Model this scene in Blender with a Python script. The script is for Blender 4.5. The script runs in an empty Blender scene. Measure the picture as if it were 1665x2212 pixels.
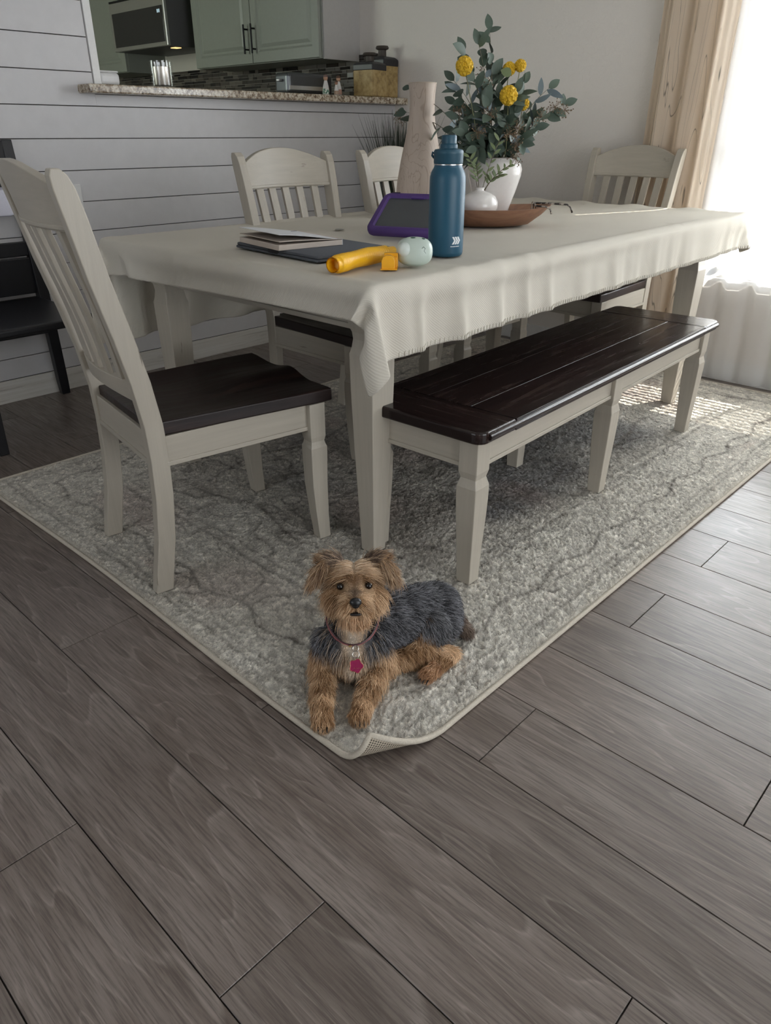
import bpy, bmesh, math, random
import numpy as np
from mathutils import Vector, Matrix
random.seed(7)
RNG = np.random.default_rng(11)
scene = bpy.context.scene
COL = scene.collection
PI = math.pi

# ------------------------------------------------------------------ camera
cam_d = bpy.data.cameras.new('camera')
cam = bpy.data.objects.new('camera', cam_d)
COL.objects.link(cam)
YAW, PITCH = math.radians(43.4866), math.radians(27.40)
fw = Vector((math.cos(YAW)*math.cos(PITCH), math.sin(YAW)*math.cos(PITCH), -math.sin(PITCH)))
rt = Vector((math.sin(YAW), -math.cos(YAW), 0))
up = rt.cross(fw)
cam.matrix_world = Matrix(((rt.x, up.x, -fw.x, 0), (rt.y, up.y, -fw.y, 0), (rt.z, up.z, -fw.z, 1.10), (0, 0, 0, 1)))
cam_d.sensor_fit = 'VERTICAL'
cam_d.sensor_height = 36.0
cam_d.lens = 1575.46/2212*36.0
cam_d.clip_start = 0.02
scene.camera = cam

# ------------------------------------------------------------------ world, sun, daylight at the windows, added front fill
world = bpy.data.worlds.new('sky')
scene.world = world
world.use_nodes = True
bg = world.node_tree.nodes['Background']
bg.inputs['Color'].default_value = (0.80, 0.90, 1.0, 1)
bg.inputs['Strength'].default_value = 3.0

def sun_dir_light(name, d, energy, color, angle):
    l = bpy.data.lights.new(name, 'SUN'); l.energy = energy; l.color = color; l.angle = angle
    o = bpy.data.objects.new(name, l); COL.objects.link(o)
    o.rotation_euler = Vector(d).to_track_quat('-Z', 'Y').to_euler(); o.location = (6, -1, 6)
    return o
sun_dir_light('sun', (-1, 0.36, -1.35), 30.0, (1.0, 0.93, 0.82), math.radians(0.6))

def window_light(name, loc, d, w, h, energy, color):
    l = bpy.data.lights.new(name, 'AREA'); l.shape = 'RECTANGLE'; l.size = w; l.size_y = h
    l.energy = energy; l.color = color
    o = bpy.data.objects.new(name, l); COL.objects.link(o)
    o.location = loc; o.rotation_euler = Vector(d).to_track_quat('-Z', 'Z').to_euler()
    return o
window_light('dining_window_daylight', (4.10, 0.42, 1.32), (-1, 0, -0.05), 1.9, 1.75, 225, (0.87, 0.935, 1.0))
window_light('added_front_fill', (0.9, -2.75, 1.15), (0, 1, 0), 2.4, 2.0, 37, (1.0, 0.96, 0.91))  # fill light added from behind the camera through an unseen opening
window_light('rear_window_daylight', (-3.05, 1.3, 1.45), (1, 0, 0), 1.8, 1.3, 9, (1.0, 0.95, 0.88))
window_light('kitchen_window_daylight', (0.35, 5.45, 1.65), (1, 0, 0), 1.6, 1.1, 48, (0.90, 1.0, 0.84))

vs = scene.view_settings
vs.view_transform = 'Standard'; vs.look = 'None'; vs.gamma = 1.0; vs.use_curve_mapping = False
vs.exposure = 0.0
scene.cycles.max_bounces = 8
scene.cycles.diffuse_bounces = 5
scene.cycles.glossy_bounces = 3
scene.cycles.transmission_bounces = 6
scene.cycles.transparent_max_bounces = 10
scene.cycles.sample_clamp_indirect = 4.0
scene.cycles.caustics_reflective = False
scene.cycles.caustics_refractive = False

# ------------------------------------------------------------------ helpers
def new_obj(name, me, mat=None, parent=None, loc=None, smooth=False):
    o = bpy.data.objects.new(name, me)
    COL.objects.link(o)
    if mat is not None:
        if len(me.materials) == 0: me.materials.append(mat)
    if parent is not None: o.parent = parent
    if loc is not None: o.location = loc
    if smooth: me.shade_smooth()
    return o

def finish(bm, name, mat, parent=None, smooth=False, bevel=0, seg=2, loc=None, sharp=None):
    bmesh.ops.recalc_face_normals(bm, faces=bm.faces)
    me = bpy.data.meshes.new(name)
    bm.to_mesh(me); bm.free()
    o = new_obj(name, me, mat, parent, loc)
    if bevel:
        m = o.modifiers.new('bevel', 'BEVEL'); m.width = bevel; m.segments = seg; m.limit_method = 'ANGLE'
        m.angle_limit = math.radians(35); m.harden_normals = False
    if smooth:
        me.shade_smooth()
        if sharp: me.set_sharp_from_angle(angle=math.radians(sharp))
    return o

def empty(name, loc=(0, 0, 0), rz=0.0):
    o = bpy.data.objects.new(name, None); COL.objects.link(o)
    o.location = loc; o.rotation_euler = (0, 0, rz); o.empty_display_size = 0.05
    return o

def tag(o, label=None, cat=None, group=None, kind=None):
    if label: o['label'] = label
    if cat: o['category'] = cat
    if group: o['group'] = group
    if kind: o['kind'] = kind
    return o

def children(o): return [c for c in COL.objects if c.parent == o]

def copy_tree(o, parent=None):
    c = o.copy(); COL.objects.link(c); c.parent = parent
    for ch in children(o): copy_tree(ch, c)
    return c

def box(bm, x0, x1, y0, y1, z0, z1):
    v = [bm.verts.new(p) for p in ((x0, y0, z0), (x1, y0, z0), (x1, y1, z0), (x0, y1, z0), (x0, y0, z1), (x1, y0, z1), (x1, y1, z1), (x0, y1, z1))]
    for f in ((3, 2, 1, 0), (4, 5, 6, 7), (0, 1, 5, 4), (1, 2, 6, 5), (2, 3, 7, 6), (3, 0, 4, 7)): bm.faces.new([v[i] for i in f])

def boxes(name, mat, parent, *bs, bevel=0, **k):
    bm = bmesh.new()
    for b in bs: box(bm, *b)
    return finish(bm, name, mat, parent, bevel=bevel, **k)

def loft(bm, rings, cap=True, closed=False):
    R = [[bm.verts.new(p) for p in r] for r in rings]
    n = len(R[0]); m = len(R)
    for i in range(m if closed else m-1):
        a, b = R[i], R[(i+1) % m]
        for j in range(n): bm.faces.new((a[j], a[(j+1) % n], b[(j+1) % n], b[j]))
    if cap and not closed:
        bm.faces.new(R[0][::-1]); bm.faces.new(R[-1])

def lathe(bm, prof, seg=32, cx=0, cy=0, cap=True):
    loft(bm, [[(cx+r*math.cos(2*PI*k/seg), cy+r*math.sin(2*PI*k/seg), z) for k in range(seg)] for r, z in prof], cap)

def tube(bm, pts, rad, seg=8, cap=True, closed=False):
    pts = [Vector(p) for p in pts]; n = len(pts)
    if not hasattr(rad, '__len__'): rad = [rad]*n
    ref = Vector((0, 0, 1)); rings = []
    prev = None
    for i in range(n):
        if closed: t = pts[(i+1) % n]-pts[i-1]
        else: t = pts[min(i+1, n-1)]-pts[max(i-1, 0)]
        t.normalize()
        if prev is None:
            a = t.cross(ref)
            if a.length < 1e-4: a = t.cross(Vector((1, 0, 0)))
        else:
            a = prev - t*prev.dot(t)
        a.normalize(); prev = a
        b = t.cross(a)
        rings.append([pts[i]+(a*math.cos(2*PI*k/seg)+b*math.sin(2*PI*k/seg))*rad[i] for k in range(seg)])
    loft(bm, rings, cap, closed)

def grid_mesh(name, P):     # P: (ny, nx, 3) array
    ny, nx = P.shape[:2]
    me = bpy.data.meshes.new(name)
    idx = np.arange(nx*ny).reshape(ny, nx)
    q = np.stack([idx[:-1, :-1], idx[:-1, 1:], idx[1:, 1:], idx[1:, :-1]], -1).reshape(-1, 4)
    me.vertices.add(nx*ny); me.vertices.foreach_set('co', P.astype(np.float32).ravel())
    me.loops.add(q.size); me.loops.foreach_set('vertex_index', q.ravel().astype(np.int32))
    me.polygons.add(len(q)); me.polygons.foreach_set('loop_start', np.arange(0, q.size, 4, dtype=np.int32))
    me.update(calc_edges=True); me.validate()
    return me

def sq_rings(secs):         # secs: (z, half_x, half_y, off_x, off_y)
    out = []
    for z, hx, hy, ox, oy in secs:
        out.append([(ox-hx, oy-hy, z), (ox+hx, oy-hy, z), (ox+hx, oy+hy, z), (ox-hx, oy+hy, z)])
    return out

# ------------------------------------------------------------------ materials
class N:
    def __init__(s, name):
        s.m = bpy.data.materials.new(name); s.m.use_nodes = True
        s.t = s.m.node_tree; s.b = s.t.nodes['Principled BSDF']; s.out = s.t.nodes['Material Output']
    def n(s, typ, **k):
        nd = s.t.nodes.new(typ)
        for a, v in k.items():
            if a.startswith('i_'): nd.inputs[a[2:].replace('_', ' ')].default_value = v
            else: setattr(nd, a, v)
        return nd
    def l(s, a, b): s.t.links.new(a, b)
    def coord(s, kind='Object', scale=(1, 1, 1), loc=None, rot=None):
        tc = s.n('ShaderNodeTexCoord'); mp = s.n('ShaderNodeMapping'); mp.inputs['Scale'].default_value = scale
        if rot: mp.inputs['Rotation'].default_value = rot
        s.l(tc.outputs[kind], mp.inputs['Vector'])
        if loc is not None: s.l(loc, mp.inputs['Location'])
        return mp.outputs['Vector']
    def noise(s, vec, scale=5, detail=4, rough=0.55, dist=0):
        nd = s.n('ShaderNodeTexNoise'); nd.inputs['Scale'].default_value = scale; nd.inputs['Detail'].default_value = detail
        nd.inputs['Roughness'].default_value = rough; nd.inputs['Distortion'].default_value = dist
        s.l(vec, nd.inputs['Vector']); return nd.outputs['Fac']
    def ramp(s, fac, stops, interp='LINEAR'):
        r = s.n('ShaderNodeValToRGB'); r.color_ramp.interpolation = interp
        e = r.color_ramp.elements
        while len(e) < len(stops): e.new(0.5)
        for k, (p, c) in enumerate(stops):
            e[k].position = p; e[k].color = (c[0], c[1], c[2], 1) if hasattr(c, '__len__') else (c, c, c, 1)
        s.l(fac, r.inputs['Fac']); return r.outputs['Color']
    def mix(s, fac, a, b, mode='MIX'):
        m = s.n('ShaderNodeMix', data_type='RGBA', blend_type=mode)
        for sock, v in ((m.inputs[0], fac), (m.inputs[6], a), (m.inputs[7], b)):
            if isinstance(v, (int, float)): sock.default_value = v
            elif isinstance(v, tuple): sock.default_value = (*v, 1) if len(v) == 3 else v
            else: s.l(v, sock)
        return m.outputs[2]
    def math(s, op, a, b=0.5):
        m = s.n('ShaderNodeMath', operation=op)
        for sock, v in ((m.inputs[0], a), (m.inputs[1], b)):
            if isinstance(v, (int, float)): sock.default_value = v
            else: s.l(v, sock)
        return m.outputs[0]
    def bump(s, h, strength=0.2, dist=0.002, prev=None):
        b = s.n('ShaderNodeBump'); b.inputs['Strength'].default_value = strength; b.inputs['Distance'].default_value = dist
        s.l(h, b.inputs['Height'])
        if prev is not None: s.l(prev, b.inputs['Normal'])
        s.l(b.outputs['Normal'], s.b.inputs['Normal']); return b.outputs['Normal']
    def set(s, color=None, rough=None, metal=None, spec=None, **k):
        if color is not None:
            if isinstance(color, tuple): s.b.inputs['Base Color'].default_value = (*color[:3], 1)
            else: s.l(color, s.b.inputs['Base Color'])
        if rough is not None:
            if isinstance(rough, (int, float)): s.b.inputs['Roughness'].default_value = rough
            else: s.l(rough, s.b.inputs['Roughness'])
        if metal is not None: s.b.inputs['Metallic'].default_value = metal
        if spec is not None: s.b.inputs['Specular IOR Level'].default_value = spec
        for a, v in k.items(): s.b.inputs[a].default_value = v
        return s.m

def plain(name, color, rough=0.5, metal=0, bump=0, scale=60, spec=None, **k):
    s = N(name); s.set(color, rough, metal, spec, **k)
    v = s.coord()
    f = s.noise(v, scale, 3)
    c = s.mix(f, tuple(x*0.93 for x in color[:3]), tuple(min(1, x*1.05) for x in color[:3]))
    s.set(c)
    if bump: s.bump(f, bump, 0.001)
    return s.m

def white_wood(name, axis, base=(0.425, 0.385, 0.32)):
    s = N(name)
    sc = [70, 70, 70]; sc[axis] = 3.0
    v = s.coord(scale=tuple(sc))
    g = s.noise(v, 1.0, 5, 0.65)
    sc2 = [26, 26, 26]; sc2[axis] = 2.6
    oi = s.n('ShaderNodeObjectInfo')
    v2 = s.coord(scale=tuple(sc2), loc=oi.outputs['Location'])
    d = s.noise(v2, 1.0, 4, 0.7)
    scr = s.ramp(d, [(0.0, 0), (0.665, 0), (0.70, 1)])
    fine = s.ramp(g, [(0.42, 0), (0.6, 1)])
    scr2 = s.math('MULTIPLY', scr, fine)
    c = s.mix(g, tuple(x*0.82 for x in base), tuple(x*1.08 for x in base))
    c = s.mix(scr2, c, (0.12, 0.10, 0.075))
    s.set(c, 0.42)
    s.bump(g, 0.55, 0.0012)
    return s.m
WX, WY, WZ = (white_wood('cream_painted_wood_'+a, i) for i, a in enumerate('xyz'))

def dark_wood(name, axis, gloss=0.28):
    s = N(name)
    sc = [40, 40, 40]; sc[axis] = 2.2
    oi = s.n('ShaderNodeObjectInfo')
    v = s.coord(scale=tuple(sc), loc=oi.outputs['Location'])
    g = s.noise(v, 1.0, 6, 0.7, 0.6)
    c = s.ramp(g, [(0.3, (0.008, 0.005, 0.005)), (0.55, (0.018, 0.010, 0.009)), (0.75, (0.045, 0.024, 0.018))])
    s.set(c, s.ramp(g, [(0.3, gloss), (0.8, gloss+0.22)]), spec=0.38)
    s.bump(g, 0.28, 0.0010)
    return s.m
DX, DY = dark_wood('espresso_wood_x', 0), dark_wood('espresso_wood_y', 1)
BX_, BY_ = dark_wood('polished_espresso_x', 0, 0.15), dark_wood('polished_espresso_y', 1, 0.15)

def floor_mat():
    s = N('grey_brown_laminate')
    oi = s.n('ShaderNodeObjectInfo')
    rnd = s.n('ShaderNodeVectorMath', operation='SCALE'); rnd.inputs[0].default_value = (7.3, 13.7, 3.1)
    mul = s.math('MULTIPLY', oi.outputs['Random'], 20.0); s.l(mul, rnd.inputs['Scale'])
    v = s.coord(scale=(1, 1, 1), loc=rnd.outputs[0])
    # cathedral rings: stretched low noise, sliced
    mp = s.n('ShaderNodeMapping'); mp.inputs['Scale'].default_value = (7.0, 0.95, 1); s.l(v, mp.inputs['Vector'])
    big = s.noise(mp.outputs['Vector'], 1.0, 2, 0.45, 0.35)
    ring = s.math('FRACT', s.math('MULTIPLY', big, 15.0))
    ringc = s.ramp(ring, [(0.0, 0.0), (0.55, 0.22), (0.84, 0.42), (0.93, 1.0), (1.0, 0.0)])
    mp2 = s.n('ShaderNodeMapping'); mp2.inputs['Scale'].default_value = (210, 9, 1); s.l(v, mp2.inputs['Vector'])
    fib = s.noise(mp2.outputs['Vector'], 1.0, 4, 0.7)
    mp3 = s.n('ShaderNodeMapping'); mp3.inputs['Scale'].default_value = (14, 2.0, 1); s.l(v, mp3.inputs['Vector'])
    blot = s.noise(mp3.outputs['Vector'], 1.0, 4, 0.6)
    c = s.ramp(blot, [(0.28, (0.105, 0.080, 0.066)), (0.5, (0.155, 0.124, 0.106)), (0.75, (0.215, 0.180, 0.158))])
    c = s.mix(s.math('MULTIPLY', ringc, 0.52), c, (0.31, 0.265, 0.235))
    c = s.mix(s.ramp(fib, [(0.38, 0.55), (0.54, 0.0)]), c, (0.050, 0.037, 0.030))
    c = s.mix(s.ramp(fib, [(0.58, 0.0), (0.74, 0.30)]), c, (0.33, 0.285, 0.255))
    tone = s.math('ADD', s.math('MULTIPLY', oi.outputs['Random'], 0.26), 0.87)
    tn = s.n('ShaderNodeVectorMath', operation='SCALE'); s.l(c, tn.inputs[0]); s.l(tone, tn.inputs['Scale'])
    s.set(tn.outputs[0], s.ramp(fib, [(0.3, 0.40), (0.7, 0.27)]), spec=0.5)
    h = s.math('ADD', s.math('MULTIPLY', fib, 0.8), s.math('MULTIPLY', ringc, 0.25))
    s.bump(h, 0.30, 0.0007)
    return s.m
M_FLOOR = floor_mat()

def wall_mat(name, col, strength=0.35, scale=38):
    s = N(name); v = s.coord()
    a = s.noise(v, scale, 5, 0.6, 0.4)
    b = s.noise(v, scale*3.2, 3, 0.6)
    h = s.math('ADD', s.ramp(a, [(0.4, 0), (0.62, 1)]), s.math('MULTIPLY', b, 0.35))
    s.set(s.mix(s.noise(v, 1.2, 2), tuple(x*0.96 for x in col), tuple(x*1.03 for x in col)), 0.75)
    s.bump(h, strength, 0.003); return s.m
M_WALL = wall_mat('warm_grey_plaster', (0.70, 0.655, 0.61))
M_CEIL = wall_mat('white_ceiling_paint', (0.72, 0.71, 0.69), 0.2)
M_SHIP = plain('white_shiplap_paint', (0.56, 0.545, 0.545), 0.45, bump=0.03, scale=20)
M_TRIM = plain('white_trim_paint', (0.70, 0.69, 0.67), 0.4)
M_GAP = plain('dark_gap', (0.03, 0.025, 0.02), 0.9)

def base_wood():
    s = N('whitewashed_board'); v = s.coord(scale=(2.5, 40, 60))
    g = s.noise(v, 1.0, 5, 0.65, 0.5)
    s.set(s.ramp(g, [(0.3, (0.36, 0.33, 0.29)), (0.45, (0.58, 0.55, 0.50)), (0.7, (0.66, 0.64, 0.60))]), 0.55)
    s.bump(g, 0.25, 0.001); return s.m
M_BASE = base_wood()
# ------------------------------------------------------------------ structure: floor
XW, YW, ZC = 3.75, 3.477, 2.45
floor = boxes('floor', M_GAP, None, (-2.9, XW+0.1, -2.6, 7.0, -0.06, -0.006)); tag(floor, 'grey brown wood laminate floor in long planks', kind='structure')
PW = 0.2045
joints = {-1: [1.027], 0: [0.591], 1: [0.162, 1.53], 2: [1.02], 3: [0.591], 4: [0.155], 5: [1.02], 6: [0.583], 7: [0.155], 8: [0.571], 9: [1.02], 10: [0.3], 11: [0.75]}
for k in range(-8, 17):
    x0 = 0.277+k*PW; x1 = min(x0+PW, XW)
    if x0 > XW-0.01: continue
    js = joints.get(k, [(k*0.43) % 1.29])
    L = 1.33
    ys = list(js)
    while ys[-1]+L < YW: ys.append(ys[-1]+L)
    while ys[0]-L > -1.7: ys.insert(0, ys[0]-L)
    ys = [-1.75]+ys+[YW]
    for a, b in zip(ys[:-1], ys[1:]):
        if b-a < 0.02: continue
        cx, cy = (x0+x1)/2, (a+b)/2
        bm = bmesh.new(); g = 0.0011
        hx, hy = (x1-x0)/2-g, (b-a)/2-g
        c = 0.0006
        loft(bm, [[(-hx, -hy, -0.008), (hx, -hy, -0.008), (hx, hy, -0.008), (-hx, hy, -0.008)],
                  [(-hx, -hy, -c), (hx, -hy, -c), (hx, hy, -c), (-hx, hy, -c)],
                  [(-hx+c, -hy+c, 0), (hx-c, -hy+c, 0), (hx-c, hy-c, 0), (-hx+c, hy-c, 0)]])
        finish(bm, 'plank', M_FLOOR, floor, loc=(cx, cy, 0))

# walls
wb = boxes('wall_back', M_GAP, None, (-2.9, 1.835, YW+0.012, YW+0.12, 0, ZC), (1.835, XW, YW+0.012, YW+0.12, 0, 1.255))
tag(wb, 'white shiplap wall with a half height part under the counter', kind='structure')
seams = [0.10, 0.193, 0.319, 0.446, 0.573, 0.70, 0.826, 0.955, 1.082, 1.209, 1.339, 1.468, 1.598, 1.727, 1.856, 1.985, 2.114, 2.243, 2.372, ZC]
for a, b in zip(seams[:-1], seams[1:]):
    xe = XW if a < 1.2 else 1.806
    z1 = b
    if 1.19 < a < 1.25:     # the board cut by the counter: a whole one left of it, the strip under it
        boxes('board', M_SHIP, wb, (1.806, XW, YW, YW+0.014, a+0.0016, 1.255), bevel=0.0012)
        xe = 1.806
    boxes('board', M_SHIP, wb, (-2.9, xe, YW, YW+0.014, a+0.0016, z1-0.0016), bevel=0.0012)
bb = boxes('baseboard_back', M_BASE, None, (-2.9, XW-0.014, YW-0.013, YW, 0, 0.100), bevel=0.002); tag(bb, 'whitewashed wooden baseboard below the shiplap', kind='structure')
t1 = boxes('trim_1', M_TRIM, None, (1.808, 1.842, YW-0.008, YW+0.125, 1.2915, ZC), bevel=0.002); tag(t1, 'white corner trim at the kitchen opening', kind='structure')

wy0, wy1, wz0, wz1 = -0.45, 1.42, 0.485, 2.12
wr = boxes('wall_right', M_WALL, None, (XW, XW+0.13, wy1, 7.0, 0, ZC), (XW, XW+0.13, -2.6, wy0, 0, ZC), (XW, XW+0.13, wy0, wy1, 0, wz0), (XW, XW+0.13, wy0, wy1, wz1, ZC))
tag(wr, 'warm grey textured plaster wall with the dining window', kind='structure')
br = boxes('baseboard_right', M_TRIM, None, (XW-0.014, XW, -2.6, YW, 0, 0.10), bevel=0.003); tag(br, 'white baseboard under the window', kind='structure')
cl = boxes('ceiling', M_CEIL, None, (-2.9, XW+0.13, -2.6, 7.0, ZC, ZC+0.1)); tag(cl, 'white ceiling', kind='structure')
wl = boxes('wall_left', M_WALL, None, (-3.0, -2.9, -2.6, 0.4, 0, ZC), (-3.0, -2.9, 2.2, 7.0, 0, ZC), (-3.0, -2.9, 0.4, 2.2, 0, 0.8), (-3.0, -2.9, 0.4, 2.2, 2.1, ZC))
tag(wl, 'warm grey wall behind the camera with a window', kind='structure')
wf = boxes('wall_front', M_WALL, None, (-3.0, -0.3, -2.7, -2.6, 0, ZC), (2.1, XW+0.13, -2.7, -2.6, 0, ZC), (-0.3, 2.1, -2.7, -2.6, 2.15, ZC))
tag(wf, 'warm grey wall behind the camera with an opening added for fill light', kind='structure')
wk = boxes('wall_kitchen', M_WALL, None, (0.4, 0.5, YW+0.12, 4.65, 0, ZC), (0.4, 0.5, 6.25, 7.0, 0, ZC), (0.4, 0.5, 4.65, 6.25, 0, 1.1), (0.4, 0.5, 4.65, 6.25, 2.2, ZC), (0.4, XW+0.13, 7.0, 7.1, 0, ZC))
tag(wk, 'kitchen walls with a shuttered window', kind='structure')

# windows
M_GLASS = N('clear_glass')
_g = M_GLASS.n('ShaderNodeBsdfTransparent'); _gl = M_GLASS.n('ShaderNodeBsdfGlossy'); _gl.inputs['Roughness'].default_value = 0.02
_mx = M_GLASS.n('ShaderNodeMixShader'); _mx.inputs[0].default_value = 0.06
M_GLASS.l(_g.outputs[0], _mx.inputs[1]); M_GLASS.l(_gl.outputs[0], _mx.inputs[2]); M_GLASS.l(_mx.outputs[0], M_GLASS.out.inputs['Surface']); M_GLASS = M_GLASS.m
M_SLAT = plain('white_blind_slat', (0.80, 0.79, 0.76), 0.45)

w1 = boxes('window_1', M_TRIM, None, (XW+0.03, XW+0.10, wy0, wy0+0.05, wz0, wz1), (XW+0.03, XW+0.10, wy1-0.05, wy1, wz0, wz1), (XW+0.03, XW+0.10, wy0, wy1, wz0, wz0+0.04), (XW+0.03, XW+0.10, wy0, wy1, wz1-0.05, wz1), (XW+0.05, XW+0.09, 0.46, 0.51, wz0, wz1))
tag(w1, 'white framed dining window behind the sheer curtains', kind='structure')
boxes('pane', M_GLASS, w1, (XW+0.066, XW+0.070, wy0+0.05, 0.46, wz0+0.04, wz1-0.05))
boxes('pane', M_GLASS, w1, (XW+0.066, XW+0.070, 0.51, wy1-0.05, wz0+0.04, wz1-0.05))
boxes('window_sill', M_TRIM, w1, (XW-0.008, XW+0.03, wy0, wy1, wz0-0.02, wz0), bevel=0.004)
bl = empty('window_blind', (XW+0.0, 0.5, wz1-0.05)); tag(bl, 'white horizontal slat blind hanging in the dining window', 'blind')
boxes('headrail', M_TRIM, bl, (0.0, 0.045, wy0-0.5+0.055, wy1-0.5-0.055, -0.045, 0.0))
zz = wz1-0.05-0.07; i = 0
slat_me = None
while zz > wz0+0.03:
    if slat_me is None:
        bm = bmesh.new(); hw = 0.0285; a = 0.0
        ca, sa = math.cos(a), math.sin(a)
        rings = []
        for yy in (wy0-0.5+0.06, wy1-0.5-0.06):
            r = []
            for (u, w) in ((-hw, -0.0012), (0, 0.0008), (hw, -0.0012), (hw, 0.0004), (0, 0.0028), (-hw, 0.0004)):
                r.append((u*ca-w*sa, yy, u*sa+w*ca))
            rings.append(r)
        loft(bm, rings)
        so = finish(bm, 'slat', M_SLAT, bl); slat_me = so.data
    else:
        so = new_obj('slat', slat_me, None, bl)
    so.location = (0.024, 0, zz-(wz1-0.05))
    so.rotation_euler = (0, -math.radians(35 if zz < 1.02 else 4), 0)
    zz -= 0.052
w2 = boxes('window_2', M_TRIM, None, (0.42, 0.48, 4.65, 4.72, 1.1, 2.2), (0.42, 0.48, 6.18, 6.25, 1.1, 2.2), (0.42, 0.48, 4.65, 6.25, 1.1, 1.17), (0.42, 0.48, 4.65, 6.25, 2.13, 2.2), (0.42, 0.48, 5.42, 5.48, 1.1, 2.2))
tag(w2, 'white kitchen window with plantation shutters', kind='structure')
for k in range(9):
    boxes('slat', M_SLAT, w2, (0.43, 0.50, 4.72, 6.18, 1.215+k*0.105, 1.228+k*0.105))

# ------------------------------------------------------------------ curtains
def curtain(name, y0, y1, x, z0, z1, n, amp, wl, seed, spread=0.0, nz=24):
    r = np.random.default_rng(seed)
    ph = r.random(6)*6.28
    ys = np.linspace(y0, y1, n); zs = np.linspace(z0, z1, nz)
    P = np.zeros((nz, n, 3))
    for j, z in enumerate(zs):
        f = (z1-z)/(z1-z0)
        yy = ys+spread*f*(ys-y1)/(y1-y0)*-1*0
        w = np.sin(ys*2*PI/wl+ph[0]+0.5*np.sin(ys*5+ph[1])+0.25*f)+0.35*np.sin(ys*2*PI/(wl*0.47)+ph[2]+0.8*f)
        P[j, :, 0] = x+amp*w*(0.75+0.45*f)
        P[j, :, 1] = yy+0.012*np.sin(z*2.1+ph[3])*f
        P[j, :, 2] = z
    return P
def curtain_mat(name, col, trans, lines=False, translucent=0.5):
    s = N(name); nt = s.t
    d = s.n('ShaderNodeBsdfDiffuse'); tl = s.n('ShaderNodeBsdfTranslucent'); tr = s.n('ShaderNodeBsdfTransparent')
    if lines:
        v = s.coord(scale=(0.0, 14, 0.9))
        nz = s.noise(v, 1.0, 2, 0.5, 0.8)
        fr = s.math('FRACT', s.math('MULTIPLY', nz, 7.0))
        ln = s.ramp(fr, [(0.0, 1), (0.035, 0), (0.965, 0), (1.0, 1)])
        c = s.mix(ln, col, tuple(q*0.35 for q in col))
    else:
        c = s.mix(0.0, col, col)
    s.l(c, d.inputs[0]); s.l(c, tl.inputs[0])
    m1 = s.n('ShaderNodeMixShader'); m1.inputs[0].default_value = translucent
    s.l(d.outputs[0], m1.inputs[1]); s.l(tl.outputs[0], m1.inputs[2])
    m2 = s.n('ShaderNodeMixShader'); m2.inputs[0].default_value = trans
    s.l(m1.outputs[0], m2.inputs[1]); s.l(tr.outputs[0], m2.inputs[2])
    s.l(m2.outputs[0], s.out.inputs['Surface'])
    return s.m
M_DRAPE = curtain_mat('ivory_linen_drape', (0.80, 0.69, 0.57), 0.0, True, 0.5)
M_SHEER = curtain_mat('white_voile', (0.90, 0.90, 0.89), 0.50, False, 0.6)
M_SHEER2 = curtain_mat('dense_white_voile', (0.90, 0.90, 0.89), 0.16, False, 0.62)
cu = new_obj('curtain', grid_mesh('curtain', curtain('c', 1.45, 1.80, 3.682, 0.015, 2.26, 80, 0.024, 0.125, 4)), M_DRAPE, smooth=True)
tag(cu, 'ivory linen curtain with fine wavy lines beside the sheer', 'curtain')
s1 = new_obj('sheer_curtain', grid_mesh('sheer_curtain', curtain('c', 0.83, 1.475, 3.718, 0.012, 2.26, 90, 0.010, 0.15, 8)), M_SHEER, smooth=True)
tag(s1, 'white sheer curtain panel hanging next to the ivory curtain', 'curtain')
s2 = new_obj('sheer_curtain', grid_mesh('sheer_curtain', curtain('c', 0.05, 0.87, 3.690, 0.012, 2.26, 120, 0.013, 0.16, 12)), M_SHEER2, smooth=True)
tag(s2, 'white sheer curtain panel at the right picture edge', 'curtain')
rod = empty('curtain_rod', (3.69, 0.6, 2.28)); tag(rod, 'dark metal rod carrying the curtains above the window', 'curtain rod')
M_ROD = plain('dark_metal', (0.03, 0.028, 0.027), 0.4, 0.9)
bm = bmesh.new(); tube(bm, [(0, -1.2, 0), (0, 1.35, 0)], 0.011, 12); finish(bm, 'pole', M_ROD, rod, smooth=True, sharp=40)
for yy in (-1.1, 1.26):
    bm = bmesh.new(); tube(bm, [(0, yy, 0), (0.03, yy, 0), (0.06, yy, -0.01)], 0.008, 8); finish(bm, 'bracket', M_ROD, rod, smooth=True)

# ------------------------------------------------------------------ kitchen
def granite():
    s = N('speckled_granite'); v = s.coord()
    a = s.noise(v, 55, 5, 0.75); b = s.noise(v, 130, 3, 0.7)
    c = s.ramp(a, [(0.33, (0.035, 0.025, 0.02)), (0.44, (0.20, 0.14, 0.09)), (0.52, (0.45, 0.38, 0.29)), (0.66, (0.62, 0.57, 0.48))])
    c = s.mix(s.ramp(b, [(0.60, 0), (0.66, 1)]), c, (0.05, 0.04, 0.035))
    s.set(c, 0.22); return s.m
ct = boxes('granite_counter', granite(), None, (1.73, XW, 3.367, 3.80, 1.2565, 1.2905), bevel=0.006, seg=3)
tag(ct, 'speckled granite bar counter on top of the shiplap half wall', 'counter')

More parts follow.
